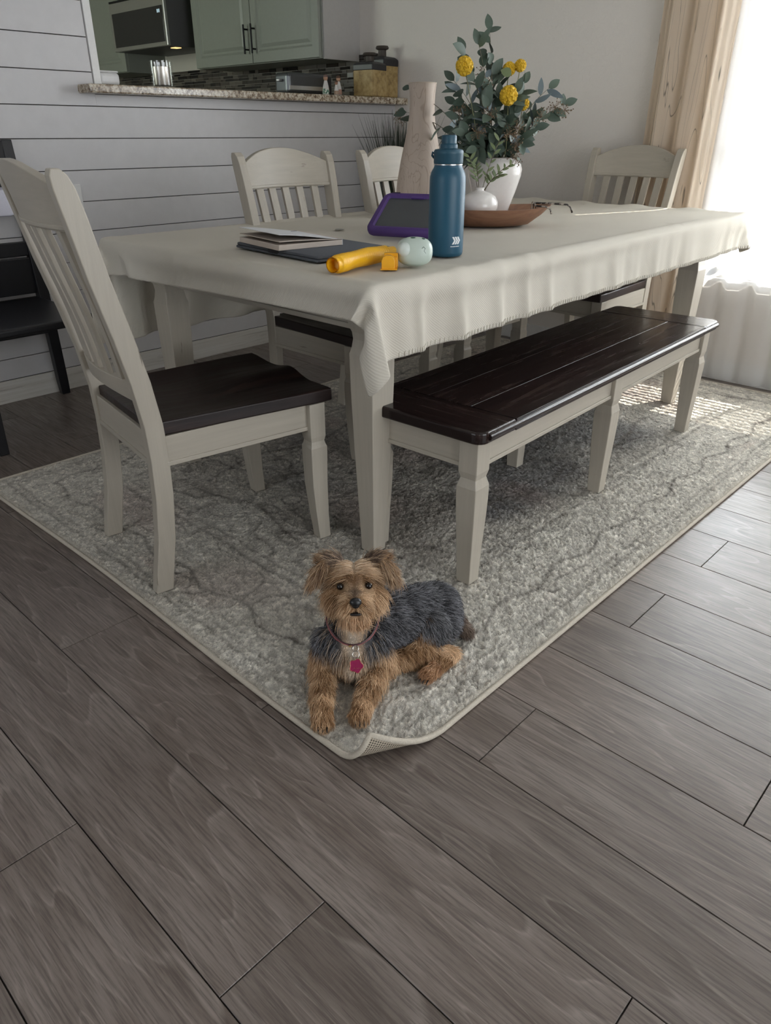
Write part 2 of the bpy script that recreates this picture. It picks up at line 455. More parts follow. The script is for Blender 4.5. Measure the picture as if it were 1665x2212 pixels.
M_SAGE = plain('sage_grey_cabinet_paint', (0.27, 0.285, 0.25), 0.38)
M_PANEL = plain('white_cabinet_panel', (0.46, 0.445, 0.43), 0.5)
M_BLACKM = plain('matte_black_metal', (0.012, 0.012, 0.013), 0.4, 0.6)
def wall_cabinet(name, y0, y1, z0, z1, x0, label, doors, handle_side, panel=True):
    r = empty(name, (XW, (y0+y1)/2, z0)); hx = XW
    yc = (y0+y1)/2
    tag(r, label, 'cabinet', 'upper kitchen cabinets')
    boxes('carcass', M_SAGE, r, (x0+0.022-hx, 0, y0-yc, y1-yc, 0, z1-z0))
    if panel: boxes('side_panel', M_PANEL, r, (x0+0.03-hx, 0, y0-yc-0.012, y0-yc, -0.004, z1-z0), bevel=0.001)
    wd = (y1-y0)/doors
    for k in range(doors):
        a, b = y0-yc+k*wd+0.003, y0-yc+(k+1)*wd-0.003
        X = x0-hx
        bm = bmesh.new()
        d = 0.07
        def ring(q, xx, e=0): return [(xx, a+q+e, 0.004+q), (xx, b-q-e, 0.004+q), (xx, b-q-e, z1-z0-0.004-q), (xx, a+q+e, z1-z0-0.004-q)]
        loft(bm, [ring(0, X+0.020), ring(0, X+0.002), ring(0.002, X), ring(d-0.012, X), ring(d, X+0.009), ring(d+0.012, X+0.009), ring(d+0.030, X+0.002), ring(d+0.034, X+0.002)])
        do = finish(bm, 'door', M_SAGE, r)
        ys = (a+0.035) if handle_side[k] == 'lo' else (b-0.035)
        bm = bmesh.new()
        tube(bm, [(X-0.03, ys, 0.055), (X-0.03, ys, 0.215)], 0.006, 8)
        for zq in (0.08, 0.19): tube(bm, [(X-0.03, ys, zq), (X+0.002, ys, zq)], 0.005, 8)
        finish(bm, 'handle', M_BLACKM, do, smooth=True, sharp=50)
    return r
wall_cabinet('wall_cabinet', 3.785, 5.07, 1.502, 2.40, 3.422, 'sage grey double door wall cabinet with black bar handles and a white side', 2, ['hi', 'lo'])
wall_cabinet('wall_cabinet', 5.98, 6.58, 1.525, 2.40, 3.40, 'sage grey wall cabinet beyond the microwave, cut by the corner trim', 1, ['hi'], False)
wall_cabinet('wall_cabinet', 5.21, 5.95, 1.96, 2.40, 3.40, 'small sage grey wall cabinet directly above the microwave', 1, ['hi'], False)
M_STEEL = plain('brushed_steel', (0.42, 0.42, 0.40), 0.32, 0.9, bump=0.03, scale=200)
M_BLKGL = N('black_glass').set((0.012, 0.012, 0.013), 0.04)
mw = empty('microwave', (3.30, 5.575, 1.646)); tag(mw, 'stainless over range microwave with dark glass door', 'microwave')
boxes('body', plain('microwave_side', (0.10, 0.10, 0.10), 0.5), mw, (0.025, 0.45, -0.365, 0.365, 0, 0.30))
boxes('door', M_STEEL, mw, (0.0, 0.024, -0.367, 0.367, 0.0, 0.30), bevel=0.004)
boxes('glass_panel', M_BLKGL, mw, (-0.003, 0.001, -0.345, 0.335, 0.025, 0.235), bevel=0.001)
boxes('vent_grille', M_BLACKM, mw, (0.0, 0.02, -0.36, 0.36, 0.301, 0.312))
le = N('range_light'); le.set((1, 0.8, 0.5)); le.b.inputs['Emission Color'].default_value = (1, 0.62, 0.25, 1); le.b.inputs['Emission Strength'].default_value = 1.5
boxes('light', le.m, mw, (0.10, 0.15, -0.30, -0.24, -0.004, 0.0))
for dy in (0.0, 0.02): boxes('clock_digit', le.m if False else plain('clock_blue', (0.4, 0.5, 0.55), 0.5, **{'Emission Color': (0.5, 0.7, 0.8, 1), 'Emission Strength': 0.6}), mw, (-0.0045, -0.003, -0.315+dy, -0.303+dy, 0.195, 0.215))

# mosaic backsplash on the kitchen wall
bm = bmesh.new(); z = 1.02; rr = random.Random(4)
while z < 1.53:
    hh = rr.choice((0.014, 0.018, 0.024)); y = 3.62
    while y < 6.9:
        ll = rr.uniform(0.04, 0.13)
        if not (5.05 < y < 5.95 and z > 1.645): box(bm, XW-0.008-rr.random()*0.003, XW, y, y+ll-0.003, z, z+hh-0.002)
        y += ll
    z += hh
s = N('mosaic_tile_mix'); gi = s.n('ShaderNodeNewGeometry')
c = s.ramp(gi.outputs['Random Per Island'], [(0.0, (0.010, 0.008, 0.008)), (0.30, (0.035, 0.028, 0.024)), (0.5, (0.075, 0.06, 0.05)), (0.75, (0.12, 0.105, 0.09)), (0.97, (0.17, 0.155, 0.14)), (0.985, (0.4, 0.4, 0.38))], 'CONSTANT')
s.set(c, s.ramp(gi.outputs['Random Per Island'], [(0, 0.12), (0.5, 0.45), (0.8, 0.15)], 'CONSTANT'))
tiles = finish(bm, 'mosaic_tiles', s.m, wr); tag(tiles, 'narrow dark stone and glass mosaic backsplash tiles', kind='stuff')
cb = boxes('kitchen_counter', M_PANEL, None, (3.1, XW-0.012, 3.82, 6.9, 0.0, 0.95)); tag(cb, 'white base cabinets along the kitchen wall below the mosaic', 'cabinet')
for k in range(6):
    y0 = 3.84+k*0.5
    d = boxes('door', M_SAGE, cb, (3.08, 3.10, y0, y0+0.48, 0.1, 0.9), bevel=0.003)
    boxes('handle', M_BLACKM, d, (3.06, 3.08, y0+0.22, y0+0.232, 0.6, 0.75))
# ------------------------------------------------------------------ things on the bar counter
ZB = 1.2908
def ceramic_bottle(loc, w, h, rz, label):
    r = empty('ceramic_bottle', loc, rz); tag(r, label, 'bottle', 'square ceramic bottles on the granite counter')
    hw = w/2
    bm = bmesh.new()
    hb = h*0.66
    def rg(z, a): return [(-a, -a, z), (a, -a, z), (a, a, z), (-a, a, z)]
    loft(bm, [rg(0, hw*0.97), rg(0.01, hw), rg(hb, hw)])
    s = N('mustard_crackle_glaze'); v = s.coord(); n = s.noise(v, 30, 4, 0.6)
    s.set(s.ramp(n, [(0.3, (0.20, 0.13, 0.05)), (0.5, (0.36, 0.25, 0.10)), (0.7, (0.44, 0.33, 0.16))]), 0.55); s.bump(n, 0.3, 0.003)
    finish(bm, 'body', s.m, r, bevel=0.006)
    bm = bmesh.new()
    loft(bm, [[(x*1.02, y*1.02, z-0.012*((k*7+j*3) % 3)/2*(1 if k == 0 else 0)) for j, (x, y, z) in enumerate(rg(zz, a))] for k, (zz, a) in enumerate([(hb-0.015, hw), (h*0.74, hw), (h*0.78, hw*0.8), (h*0.80, hw*0.45)])])
    finish(bm, 'shoulder', plain('black_glaze', (0.018, 0.017, 0.02), 0.4, bump=0.2, scale=40), r, bevel=0.005)
    bm = bmesh.new(); q = hw*0.36
    lathe(bm, [(q*1.1, h*0.79), (q, h*0.82), (q*0.95, h*0.92), (q*1.5, h*0.94), (q*1.6, h*0.965), (q*1.4, h), (q*0.8, h), (q*0.75, h*0.93)], 20)
    finish(bm, 'neck', plain('black_brown_glaze', (0.05, 0.038, 0.03), 0.5), r, smooth=True, sharp=40)
    return r
ceramic_bottle((3.492, 3.437, ZB), 0.138, 0.220, math.radians(8), 'shorter square mustard bottle with black shoulders on the granite counter')
ceramic_bottle((3.662, 3.500, ZB), 0.135, 0.268, math.radians(4), 'taller square mustard bottle with black shoulders nearest the wall')
r = empty('glass_candle_jar', (2.13, 3.44, ZB)); tag(r, 'clear glass candle holder with a silver liner on the counter', 'candle holder')
bm = bmesh.new(); lathe(bm, [(0.05, 0.0), (0.052, 0.004), (0.052, 0.105), (0.0495, 0.105), (0.0495, 0.008), (0.02, 0.007)], 32)
finish(bm, 'glass', M_GLASS, r, smooth=True, sharp=40)
bm = bmesh.new(); lathe(bm, [(0.036, 0.009), (0.038, 0.012), (0.038, 0.082), (0.034, 0.082), (0.033, 0.03), (0.0, 0.03)], 28)
finish(bm, 'silver_liner', plain('dull_silver', (0.62, 0.58, 0.52), 0.35, 0.9), r, smooth=True, sharp=40)
bm = bmesh.new(); lathe(bm, [(0.002, 0.02), (0.054, 0.001), (0.054, 0.004), (0.03, 0.009)], 28, cap=True)
finish(bm, 'base_ring', M_GLASS, r, smooth=True)
r = empty('white_napkin_box', (1.885, 3.52, ZB)); tag(r, 'white rounded box beside the corner trim on the counter', 'box')
boxes('body', plain('white_plastic', (0.62, 0.61, 0.60), 0.4), r, (-0.05, 0.05, -0.05, 0.05, 0, 0.052), bevel=0.016, seg=4)
boxes('lid', plain('white_plastic_lid', (0.66, 0.65, 0.64), 0.4), r, (-0.046, 0.046, -0.046, 0.046, 0.051, 0.058), bevel=0.004, seg=2)
r = empty('toaster', (3.20, 3.68, ZB), math.radians(0)); tag(r, 'long low dark steel toaster behind the figurines', 'toaster')
boxes('body', plain('dark_steel', (0.10, 0.105, 0.11), 0.3, 0.8), r, (-0.17, 0.17, -0.06, 0.06, 0.008, 0.115), bevel=0.02, seg=4)
boxes('trim_band', plain('bright_steel', (0.5, 0.5, 0.5), 0.25, 0.95), r, (-0.16, 0.14, -0.0625, -0.059, 0.030, 0.05))
boxes('base', M_BLACKM, r, (-0.16, 0.16, -0.055, 0.055, 0, 0.01))
boxes('lever', plain('steel_lever', (0.5, 0.5, 0.5), 0.3, 0.9), r, (-0.195, -0.17, -0.012, 0.012, 0.07, 0.082), bevel=0.003)
def figurine(loc, h, body, skin, hair, label, skirt):
    r = empty('figurine', loc); tag(r, label, 'figurine', 'small wooden peg figurines')
    bm = bmesh.new(); w = h*0.17
    lathe(bm, [(w*1.0, 0), (w*1.12, h*0.1), (w*0.95, h*0.4), (w*0.55, h*0.66), (w*0.5, h*0.7)], 16)
    finish(bm, 'body', body, r, smooth=True)
    bm = bmesh.new(); lathe(bm, [(w*0.95, 0.001), (w*1.16, h*0.08), (w*1.05, h*0.30)], 16) if skirt else lathe(bm, [(w*1.03, 0.0), (w*1.14, h*0.1), (w*1.0, h*0.32)], 16)
    finish(bm, 'skirt', skirt or body, r, smooth=True)
    bm = bmesh.new(); lathe(bm, [(w*0.3, h*0.68), (w*0.68, h*0.76), (w*0.72, h*0.85), (w*0.5, h*0.94), (w*0.1, h*0.96)], 14)
    finish(bm, 'head', skin, r, smooth=True)
    bm = bmesh.new(); lathe(bm, [(w*0.74, h*0.86), (w*0.75, h*0.9), (w*0.55, h*0.98), (w*0.1, h*1.0)], 14)
    finish(bm, 'hair', hair, r, smooth=True)
white = plain('white_dress', (0.6, 0.58, 0.56), 0.6); skin = plain('light_wood_skin', (0.45, 0.26, 0.17), 0.6); brown = plain('brown_hair', (0.07, 0.035, 0.02), 0.6)
s = N('leafy_print'); v = s.coord(); n = s.noise(v, 90, 2); s.set(s.ramp(n, [(0.45, (0.6, 0.6, 0.56)), (0.5, (0.06, 0.16, 0.10))], 'CONSTANT'), 0.6); leafy = s.m
figurine((3.13, 3.42, ZB), 0.098, white, skin, plain('grey_brown_hair', (0.15, 0.09, 0.08), 0.6), 'peg figurine in a green leaf print dress on the counter', leafy)
figurine((3.195, 3.405, ZB), 0.072, white, plain('brown_skin', (0.30, 0.15, 0.10), 0.6), brown, 'smallest of the three peg figurines, in white', plain('tan_skirt', (0.35, 0.24, 0.17), 0.6))
figurine((3.235, 3.43, ZB), 0.098, white, skin, brown, 'tallest brown haired peg figurine in white next to the mustard bottle', plain('rose_brown_skirt', (0.33, 0.19, 0.14), 0.6))

# ------------------------------------------------------------------ potted grass in the corner
r = empty('potted_grass', (3.56, 3.27, 0.0)); tag(r, 'tall dark green ornamental grass in a black pot in the room corner', 'plant')
bm = bmesh.new(); lathe(bm, [(0.09, 0), (0.10, 0.01), (0.125, 0.45), (0.135, 0.47), (0.125, 0.47), (0.115, 0.44), (0.0, 0.43)], 28)
finish(bm, 'pot', plain('black_planter', (0.015, 0.014, 0.014), 0.5), r, smooth=True, sharp=40)
bm = bmesh.new(); lathe(bm, [(0.131, 0.40), (0.133, 0.405), (0.134, 0.418), (0.129, 0.42)], 28)
finish(bm, 'gold_band', plain('brass_band', (0.55, 0.36, 0.12), 0.35, 0.8), r, smooth=True)
bm = bmesh.new(); q = random.Random(9)
for k in range(300):
    a = q.uniform(0, 2*PI); sp = q.uniform(0.02, 0.30)*(0.45 if q.random() < 0.6 else 1); h = q.uniform(0.50, 0.80)
    b0 = Vector((math.cos(a)*q.uniform(0, 0.07), math.sin(a)*q.uniform(0, 0.07), 0.43)); pts = []
    dx, dy = math.cos(a)*sp, math.sin(a)*sp
    dx = min(dx, 0.12); dy = min(dy, 0.055)
    for i in range(7):
        t = i/6; pts.append(b0+Vector((dx*t**1.6, dy*t**1.6, h*t-0.05*sp*t*t)))
    tube(bm, pts, [0.0046*(1-0.93*(i/6)**1.5) for i in range(7)], 4)
gm = plain('dark_grass', (0.028, 0.038, 0.022), 0.6)
tag(finish(bm, 'grass_blades', gm, r), kind='stuff')

# ------------------------------------------------------------------ dining chair (local: x forward, y left, origin between the rear feet)
POST = [(0.0, 0.004), (0.05, 0.012), (0.15, 0.030), (0.27, 0.041), (0.37, 0.044), (0.46, 0.041), (0.57, 0.025), (0.68, 0.001), (0.81, -0.031), (0.93, -0.056), (0.99, -0.070), (1.015, -0.077), (1.028, -0.082)]
def post_u(z):
    for (z0, u0), (z1, u1) in zip(POST[:-1], POST[1:]):
        if z0 <= z <= z1: return u0+(u1-u0)*(z-z0)/(z1-z0)
    return POST[-1][1]
def make_chair():
    r = empty('dining_chair')
    for s in (-1, 1):
        bm = bmesh.new(); rings = []
        for z, u in POST:
            hd = 0.0235 if z < 0.95 else (0.0225 if z < 1.0 else (0.018 if z < 1.02 else 0.009))
            vy = 0.196+0.020*max(0, (z-0.46))/0.57
            y0, y1 = s*vy-0.0165, s*vy+0.0165
            rings.append([(u-hd, y0, z), (u+hd, y0, z), (u+hd, y1, z), (u-hd, y1, z)])
        loft(bm, rings); finish(bm, 'back_post', WZ, r, bevel=0.0025)
    # front legs
    for s in (-1, 1):
        bm = bmesh.new(); y = s*0.204; x = 0.497
        loft(bm, sq_rings([(0.0, 0.0185, 0.0185, x+0.010, y), (0.08, 0.021, 0.021, x+0.003, y), (0.18, 0.0245, 0.0245, x-0.003, y), (0.275, 0.0265, 0.0265, x-0.003, y), (0.298, 0.0265, 0.0265, x-0.003, y), (0.306, 0.0235, 0.0235, x-0.003, y), (0.316, 0.0215, 0.0215, x-0.003, y), (0.330, 0.0245, 0.0245, x-0.003, y), (0.428, 0.0245, 0.0245, x-0.003, y)]))
        finish(bm, 'leg', WZ, r, bevel=0.0018)
    for s in (-1, 1):
        boxes('apron', WX, r, (0.06, 0.475, s*0.198-0.011, s*0.198+0.011, 0.350, 0.428), (0.06, 0.475, s*0.198-0.015, s*0.198+0.015, 0.350, 0.362), bevel=0.0015)
    boxes('apron', WY, r, (0.497-0.014, 0.497+0.010, -0.185, 0.185, 0.350, 0.428), (0.497-0.017, 0.497+0.014, -0.185, 0.185, 0.350, 0.362), bevel=0.0015)
    boxes('apron', WY, r, (0.026, 0.050, -0.185, 0.185, 0.355, 0.440), (0.022, 0.053, -0.185, 0.185, 0.355, 0.368), bevel=0.0015)
    # seat: scooped saddle
    nu, nv = 25, 29
    top = np.zeros((nu, nv, 3))
    for i in range(nu):
        for j in range(nv):
            a, b = i/(nu-1), j/(nv-1)*2-1
            u = 0.036+0.506*a
            hw = 0.206+0.026*min(1, a*1.15)
            if a > 0.85: u += 0.010*(1-b*b)*(a-0.85)/0.15
            sc = 0.017*math.exp(-((a-0.36)/0.26)**2)*(1-abs(b)**3.2)
            rid = 0.010*math.exp(-(b/0.20)**2)*max(0, (a-0.62)/0.38)
            dip = 0.010*(1-math.exp(-(b/0.16)**2))*math.exp(-((abs(b)-0.48)/0.34)**2)*max(0, (a-0.55)/0.45)
            top[i, j] = (u, b*hw, 0.466-sc+rid*0.6-dip)
    bm = bmesh.new()
    T = [[bm.verts.new(top[i, j]) for j in range(nv)] for i in range(nu)]
    B = [[bm.verts.new((top[i, j, 0], top[i, j, 1], 0.430)) for j in range(nv)] for i in range(nu)]
    for i in range(nu-1):
        for j in range(nv-1):
            bm.faces.new((T[i][j], T[i+1][j], T[i+1][j+1], T[i][j+1])); bm.faces.new((B[i][j], B[i][j+1], B[i+1][j+1], B[i+1][j]))
    for i in range(nu-1):
        bm.faces.new((T[i][0], B[i][0], B[i+1][0], T[i+1][0])); bm.faces.new((T[i][-1], T[i+1][-1], B[i+1][-1], B[i][-1]))
    for j in range(nv-1):
        bm.faces.new((T[0][j], T[0][j+1], B[0][j+1], B[0][j])); bm.faces.new((T[-1][j], B[-1][j], B[-1][j+1], T[-1][j+1]))
    finish(bm, 'seat', DX, r, smooth=True, sharp=40, bevel=0.004, seg=3)
    # crest rail, bead, slats, lower rail follow the curve of the back
    def bowed(name, zlo, zhi, half, th, bow, mat, arch=0.0, off=0.0, par=r, n=16, lo_arch=0.0):
        bm = bmesh.new(); rings = []
        for i in range(n+1):
            b = i/n*2-1; y = b*half
            z0 = zlo+lo_arch*(1-b*b); z1 = zhi+arch*(1-b*b)
            d = bow*(1-b*b)
            ring = []
            for z in (z0, (z0+z1)/2, z1): ring.append((post_u(z)-d-th/2+off, y, z))
            for z in (z1, (z0+z1)/2, z0): ring.append((post_u(z)-d+th/2+off, y, z))
            rings.append(ring)
        loft(bm, rings); return finish(bm, name, mat, par, smooth=True, sharp=35, bevel=0.002)
    cr = bowed('crest_rail', 0.905, 0.992, 0.200, 0.022, 0.034, WY, 0.050)
    bowed('bead', 0.908, 0.918, 0.198, 0.029, 0.034, WY, 0, 0, cr)
    bowed('lower_rail', 0.512, 0.568, 0.186, 0.020, 0.026, WY, 0.0, 0, r, 14, 0.014)
    for k in range(5):
        b = (k-2)/2*0.68; bm = bmesh.new(); rings = []
        for i in range(11):
            z = 0.560+i/10*0.352
            half = 0.186+0.014*i/10; y = b*half
            d = (0.026+0.008*i/10)*(1-b*b)
            u = post_u(z)-d+0.006*math.sin(PI*i/10)
            rings.append([(u-0.006, y-0.0165, z), (u+0.006, y-0.0165, z), (u+0.006, y+0.0165, z), (u-0.006, y+0.0165, z)])
        loft(bm, rings); finish(bm, 'slat', WZ, r, bevel=0.0015)
    return r
ch = make_chair()
ZR = 0.0125     # top of the rug
chairs = [((0.812, 1.762, ZR), -9.2, 'cream wooden dining chair at the near short end of the table'),
          ((1.972, 2.325, ZR), -90, 'cream dining chair tucked under the far long side opposite the folio'),
          ((2.60, 2.325, ZR), -90, 'cream dining chair behind the tablet and the tall wooden vase'),
          ((3.548, 1.79, ZR), 180, 'cream dining chair at the far end of the table beside the curtain')]
for i, (loc, rz, lab) in enumerate(chairs):
    c = ch if i == 0 else copy_tree(ch)
    c.location = loc; c.rotation_euler = (0, 0, math.radians(rz))
    tag(c, lab, 'chair', 'cream dining chairs around the table')

# ------------------------------------------------------------------ bench
bn = empty('dining_bench', (1.338, 0.952, ZR), math.radians(2.3)); tag(bn, 'long cream bench with a dark plank seat along the table', 'bench')
BL, BWd, BH = 1.610, 0.425, 0.450
def slab(name, x0, x1, y0, y1, z0, z1, mat, rc=0.0, corners=(), bev=0.006):
    # board with chosen rounded corners
    pts = []
    for cid, (cx, cy, a0) in enumerate(((x0, y0, 180), (x1, y0, 270), (x1, y1, 0), (x0, y1, 90))):
        if cid in corners:
            ox = cx+rc if cid in (0, 3) else cx-rc; oy = cy+rc if cid in (0, 1) else cy-rc
            for k in range(6):
                a = math.radians(a0+k*18); pts.append((ox+rc*math.cos(a), oy+rc*math.sin(a)))
        else: pts.append((cx, cy))
    bm = bmesh.new(); loft(bm, [[(x, y, z0) for x, y in pts], [(x, y, z1) for x, y in pts]])
    return finish(bm, name, mat, bn, bevel=bev, seg=3)
eb = 0.155
slab('end_board', 0, eb-0.0008, 0, BWd, BH-0.032, BH, BY_, 0.03, (0, 3))
slab('end_board', BL-eb+0.0008, BL, 0, BWd, BH-0.032, BH, BY_, 0.03, (1, 2))
w3 = BWd/3
for k in range(3):
    slab('seat_plank', eb+0.0008, BL-eb-0.0008, k*w3+0.0003, (k+1)*w3-0.0003, BH-0.032, BH, BX_, bev=0.0009)
# thin rounded moulding that runs round the seat edge
bm = bmesh.new()
tube(bm, [(0.03, -0.001, BH-0.014), (BL-0.03, -0.001, BH-0.014)], 0.0085, 10)
finish(bm, 'edge_moulding', BX_, bn, smooth=True, sharp=50)
for x in (0.036+0.012, BL/2, BL-0.048):
    for y in (0.05, BWd-0.05):
        bm = bmesh.new()
        loft(bm, sq_rings([(0, 0.0215, 0.0215, x, y), (0.10, 0.0245, 0.0245, x, y), (0.20, 0.029, 0.029, x, y), (0.262, 0.0305, 0.0305, x, y), (0.288, 0.0305, 0.0305, x, y), (0.298, 0.0275, 0.0275, x, y), (0.312, 0.024, 0.024, x, y), (0.330, 0.0285, 0.0285, x, y), (BH-0.033, 0.0285, 0.0285, x, y)]))
        finish(bm, 'leg', WZ, bn, bevel=0.002)
for y in (0.045, BWd-0.045):
    for a, b in ((0.078, BL/2-0.030), (BL/2+0.030, BL-0.078)):
        boxes('apron', WX, bn, (a, b, y-0.011, y+0.011, 0.338, BH-0.033), (a, b, y-0.0155, y+0.0155, 0.338, 0.350), bevel=0.002)
for x in (0.042, BL-0.042):
    boxes('apron', WY, bn, (x-0.011, x+0.011, 0.082, BWd-0.082, 0.338, BH-0.033), (x-0.0155, x+0.0155, 0.082, BWd-0.082, 0.338, 0.350), bevel=0.002)

# ------------------------------------------------------------------ table
TX0, TX1, TY0, TY1, TZ = 1.187, 3.438, 1.172, 2.398, 0.790
tb = empty('dining_table', ((TX0+TX1)/2, (TY0+TY1)/2, ZR)); tag(tb, 'large cream dining table with tapered legs under a beige cloth', 'table')
ox, oy = (TX0+TX1)/2, (TY0+TY1)/2
def tbx(*b): return tuple(v-(ox if i < 2 else (oy if i < 4 else ZR)) for i, v in enumerate(b))
boxes('tabletop', DX, tb, tbx(TX0, TX1, TY0, TY1, TZ-0.05, TZ), bevel=0.012, seg=4)
LEGS = [(1.329, 1.309), (3.205, 1.262), (1.329, 2.262), (3.205, 2.25)]
for lx, ly in LEGS:
    x, y = lx-ox, ly-oy
    bm = bmesh.new()
    loft(bm, sq_rings([(0, 0.0245, 0.0245, x, y), (0.15, 0.030, 0.030, x, y), (0.35, 0.037, 0.037, x, y), (0.50, 0.041, 0.041, x, y), (0.583, 0.042, 0.042, x, y), (0.590, 0.040, 0.040, x, y), (0.600, 0.0375, 0.0375, x, y), (0.622, 0.0345, 0.0345, x, y), (0.640, 0.0365, 0.0365, x, y), (0.652, 0.041, 0.041, x, y), (0.666, 0.0435, 0.0435, x, y), (TZ-0.05-ZR-0.001, 0.0435, 0.0435, x, y)]))
    finish(bm, 'leg', WZ, tb, bevel=0.002)
for y in (1.300, 2.256):
    boxes('apron', WX, tb, tbx(1.375, 3.16, y-0.012, y+0.012, 0.655, TZ-0.05), tbx(1.375, 3.16, y-0.019, y+0.019, 0.655, 0.669), tbx(1.375, 3.16, y-0.016, y+0.016, 0.675, 0.684), bevel=0.002)
for x in (1.322, 3.212):
    boxes('apron', WY, tb, tbx(x-0.012, x+0.012, 1.355, 2.217, 0.655, TZ-0.05), tbx(x-0.019, x+0.019, 1.355, 2.217, 0.655, 0.669), tbx(x-0.016, x+0.016, 1.355, 2.217, 0.675, 0.684), bevel=0.002)

# ------------------------------------------------------------------ tablecloth: a sheet dropped over the table, then eased into folds
def drape_cloth(st=0.034, frames=64):
    X0, X1, Y0, Y1, Z = TX0-0.002, TX1+0.002, TY0-0.002, TY1+0.002, 0.796
    tmp = []
    def collider(name, x0, x1, y0, y1, z0, z1, bev):
        o = boxes(name, None, None, (x0, x1, y0, y1, z0, z1), bevel=bev, seg=4)
        o.modifiers.new('hit', 'COLLISION'); o.collision.thickness_outer = 0.004; o.collision.cloth_friction = 60
        tmp.append(o)
    collider('top_block', X0, X1, Y0, Y1, Z-0.064, Z-0.004, 0.014)
    for lx, ly in LEGS: collider('leg_block', lx-0.043, lx+0.043, ly-0.043, ly+0.043, 0.1, 0.72, 0)
    cx0, cx1, cy0, cy1 = X0-0.085, X1+0.11, Y0-0.175, Y1+0.335
    nx = int(round((cx1-cx0)/st))+1; ny = int(round((cy1-cy0)/st))+1
    gx, gy = np.meshgrid(np.linspace(cx0, cx1, nx)-X0, np.linspace(cy0, cy1, ny)-Y0)
    an = math.radians(1.0); g = np.random.default_rng(3)
    P = np.stack([X0+gx*math.cos(an)-gy*math.sin(an), Y0+gx*math.sin(an)+gy*math.cos(an), Z+0.006+0.002*g.random(gx.shape)], -1)
    o = bpy.data.objects.new('sheet', grid_mesh('sheet', P)); COL.objects.link(o)
    m = o.modifiers.new('fall', 'CLOTH'); c = m.settings
    c.quality = 6; c.mass = 0.35; c.tension_stiffness = 25; c.compression_stiffness = 12; c.shear_stiffness = 6; c.bending_stiffness = 0.12
    c.tension_damping = 8; c.compression_damping = 8; c.shear_damping = 8; c.air_damping = 2
    k = m.collision_settings; k.collision_quality = 3; k.distance_min = 0.004; k.friction = 50
    k.use_self_collision = True; k.self_distance_min = 0.005; k.self_friction = 10
    m.point_cache.frame_start = 1; m.point_cache.frame_end = frames; scene.frame_start = 1; scene.frame_end = frames
    for f in range(1, frames+1): scene.frame_set(f)
    e = o.evaluated_get(bpy.context.evaluated_depsgraph_get()).to_mesh()
    q = np.zeros(len(e.vertices)*3, np.float32); e.vertices.foreach_get('co', q)
    for t in tmp+[o]: bpy.data.objects.remove(t)
    scene.frame_set(1)
    return q.reshape(ny, nx, 3).astype(float), nx, ny
CG, nx_, ny_ = drape_cloth()
CST = (TX1-TX0+0.26)/(nx_-1)
def refine(G, k):       # smooth resampling of the grid, k times finer, so that folds can be shaped in
    def up(A):
        n = len(A); t = np.linspace(0, n-1, (n-1)*k+1); i = np.minimum(t.astype(int), n-2); f = (t-i)[:, None, None]
        p0, p1, p2, p3 = A[np.maximum(i-1, 0)], A[i], A[i+1], A[np.minimum(i+2, n-1)]
        return 0.5*(2*p1+(p2-p0)*f+(2*p0-5*p1+4*p2-p3)*f*f+(3*p1-p0-3*p2+p3)*f**3)
    return up(up(G).transpose(1, 0, 2)).transpose(1, 0, 2)
CG = refine(CG, 3); ny_, nx_ = CG.shape[:2]; CST /= 3
gx, gy, gz = CG[..., 0].copy(), CG[..., 1].copy(), CG[..., 2].copy(); drop = 0.80-gz
xh = np.tile(gx[0], (ny_, 1))
warp = xh+0.035*np.sin(xh*7.3)+0.02*np.sin(xh*13.1+1)
wv = np.sin(warp*2*PI/0.16)*0.6+np.sin(warp*2*PI/0.074+2*np.sin(xh*4.7+1))*0.22+np.sin(warp*2*PI/0.37+0.7)*0.5
fade = 0.26+0.95*np.exp(-np.maximum(0, xh-1.2)/0.42)
k = np.clip(drop/0.13, 0, 1)**0.8*((gy < 1.19) & (drop > 0.004))*np.clip((xh-1.19)/0.08, 0, 1)
CG[..., 1] -= fade*(0.019*wv+0.012)*k; CG[..., 0] += 0.014*fade*k*np.cos(warp*2*PI/0.16)
ii, jj = np.meshgrid(np.arange(nx_), np.arange(ny_)); cd = np.hypot(ii*CST, jj*CST); CG[..., 2] -= 0.060*np.exp(-(cd/0.075)**2); CG[..., 0] += 0.012*np.exp(-(cd/0.06)**2)
xf = np.tile(gx[-1], (ny_, 1)); k = np.clip(drop/0.3, 0, 1)*((gy > 2.39) & (drop > 0.01))*((xf > 1.3) & (xf < 3.35))
CG[..., 1] += (0.018*np.sin(xf*2*PI/0.22+np.sin(xf*2.3))+0.018)*k
tp = gz > 0.785
CG[..., 2] += tp*np.exp(-((gy-1.17)/0.08)**2)*0.004*np.maximum(0, np.sin(gx*2*PI/0.16+1.1*np.sin(gx*3.1)))*(gx < 1.9)*(gx > 1.45)
CG[..., 2] += tp*np.exp(-((gx-3.43)/0.07)**2)*0.012*(0.4+0.6*np.maximum(0, np.sin(gy*2*PI/0.27+0.5)))
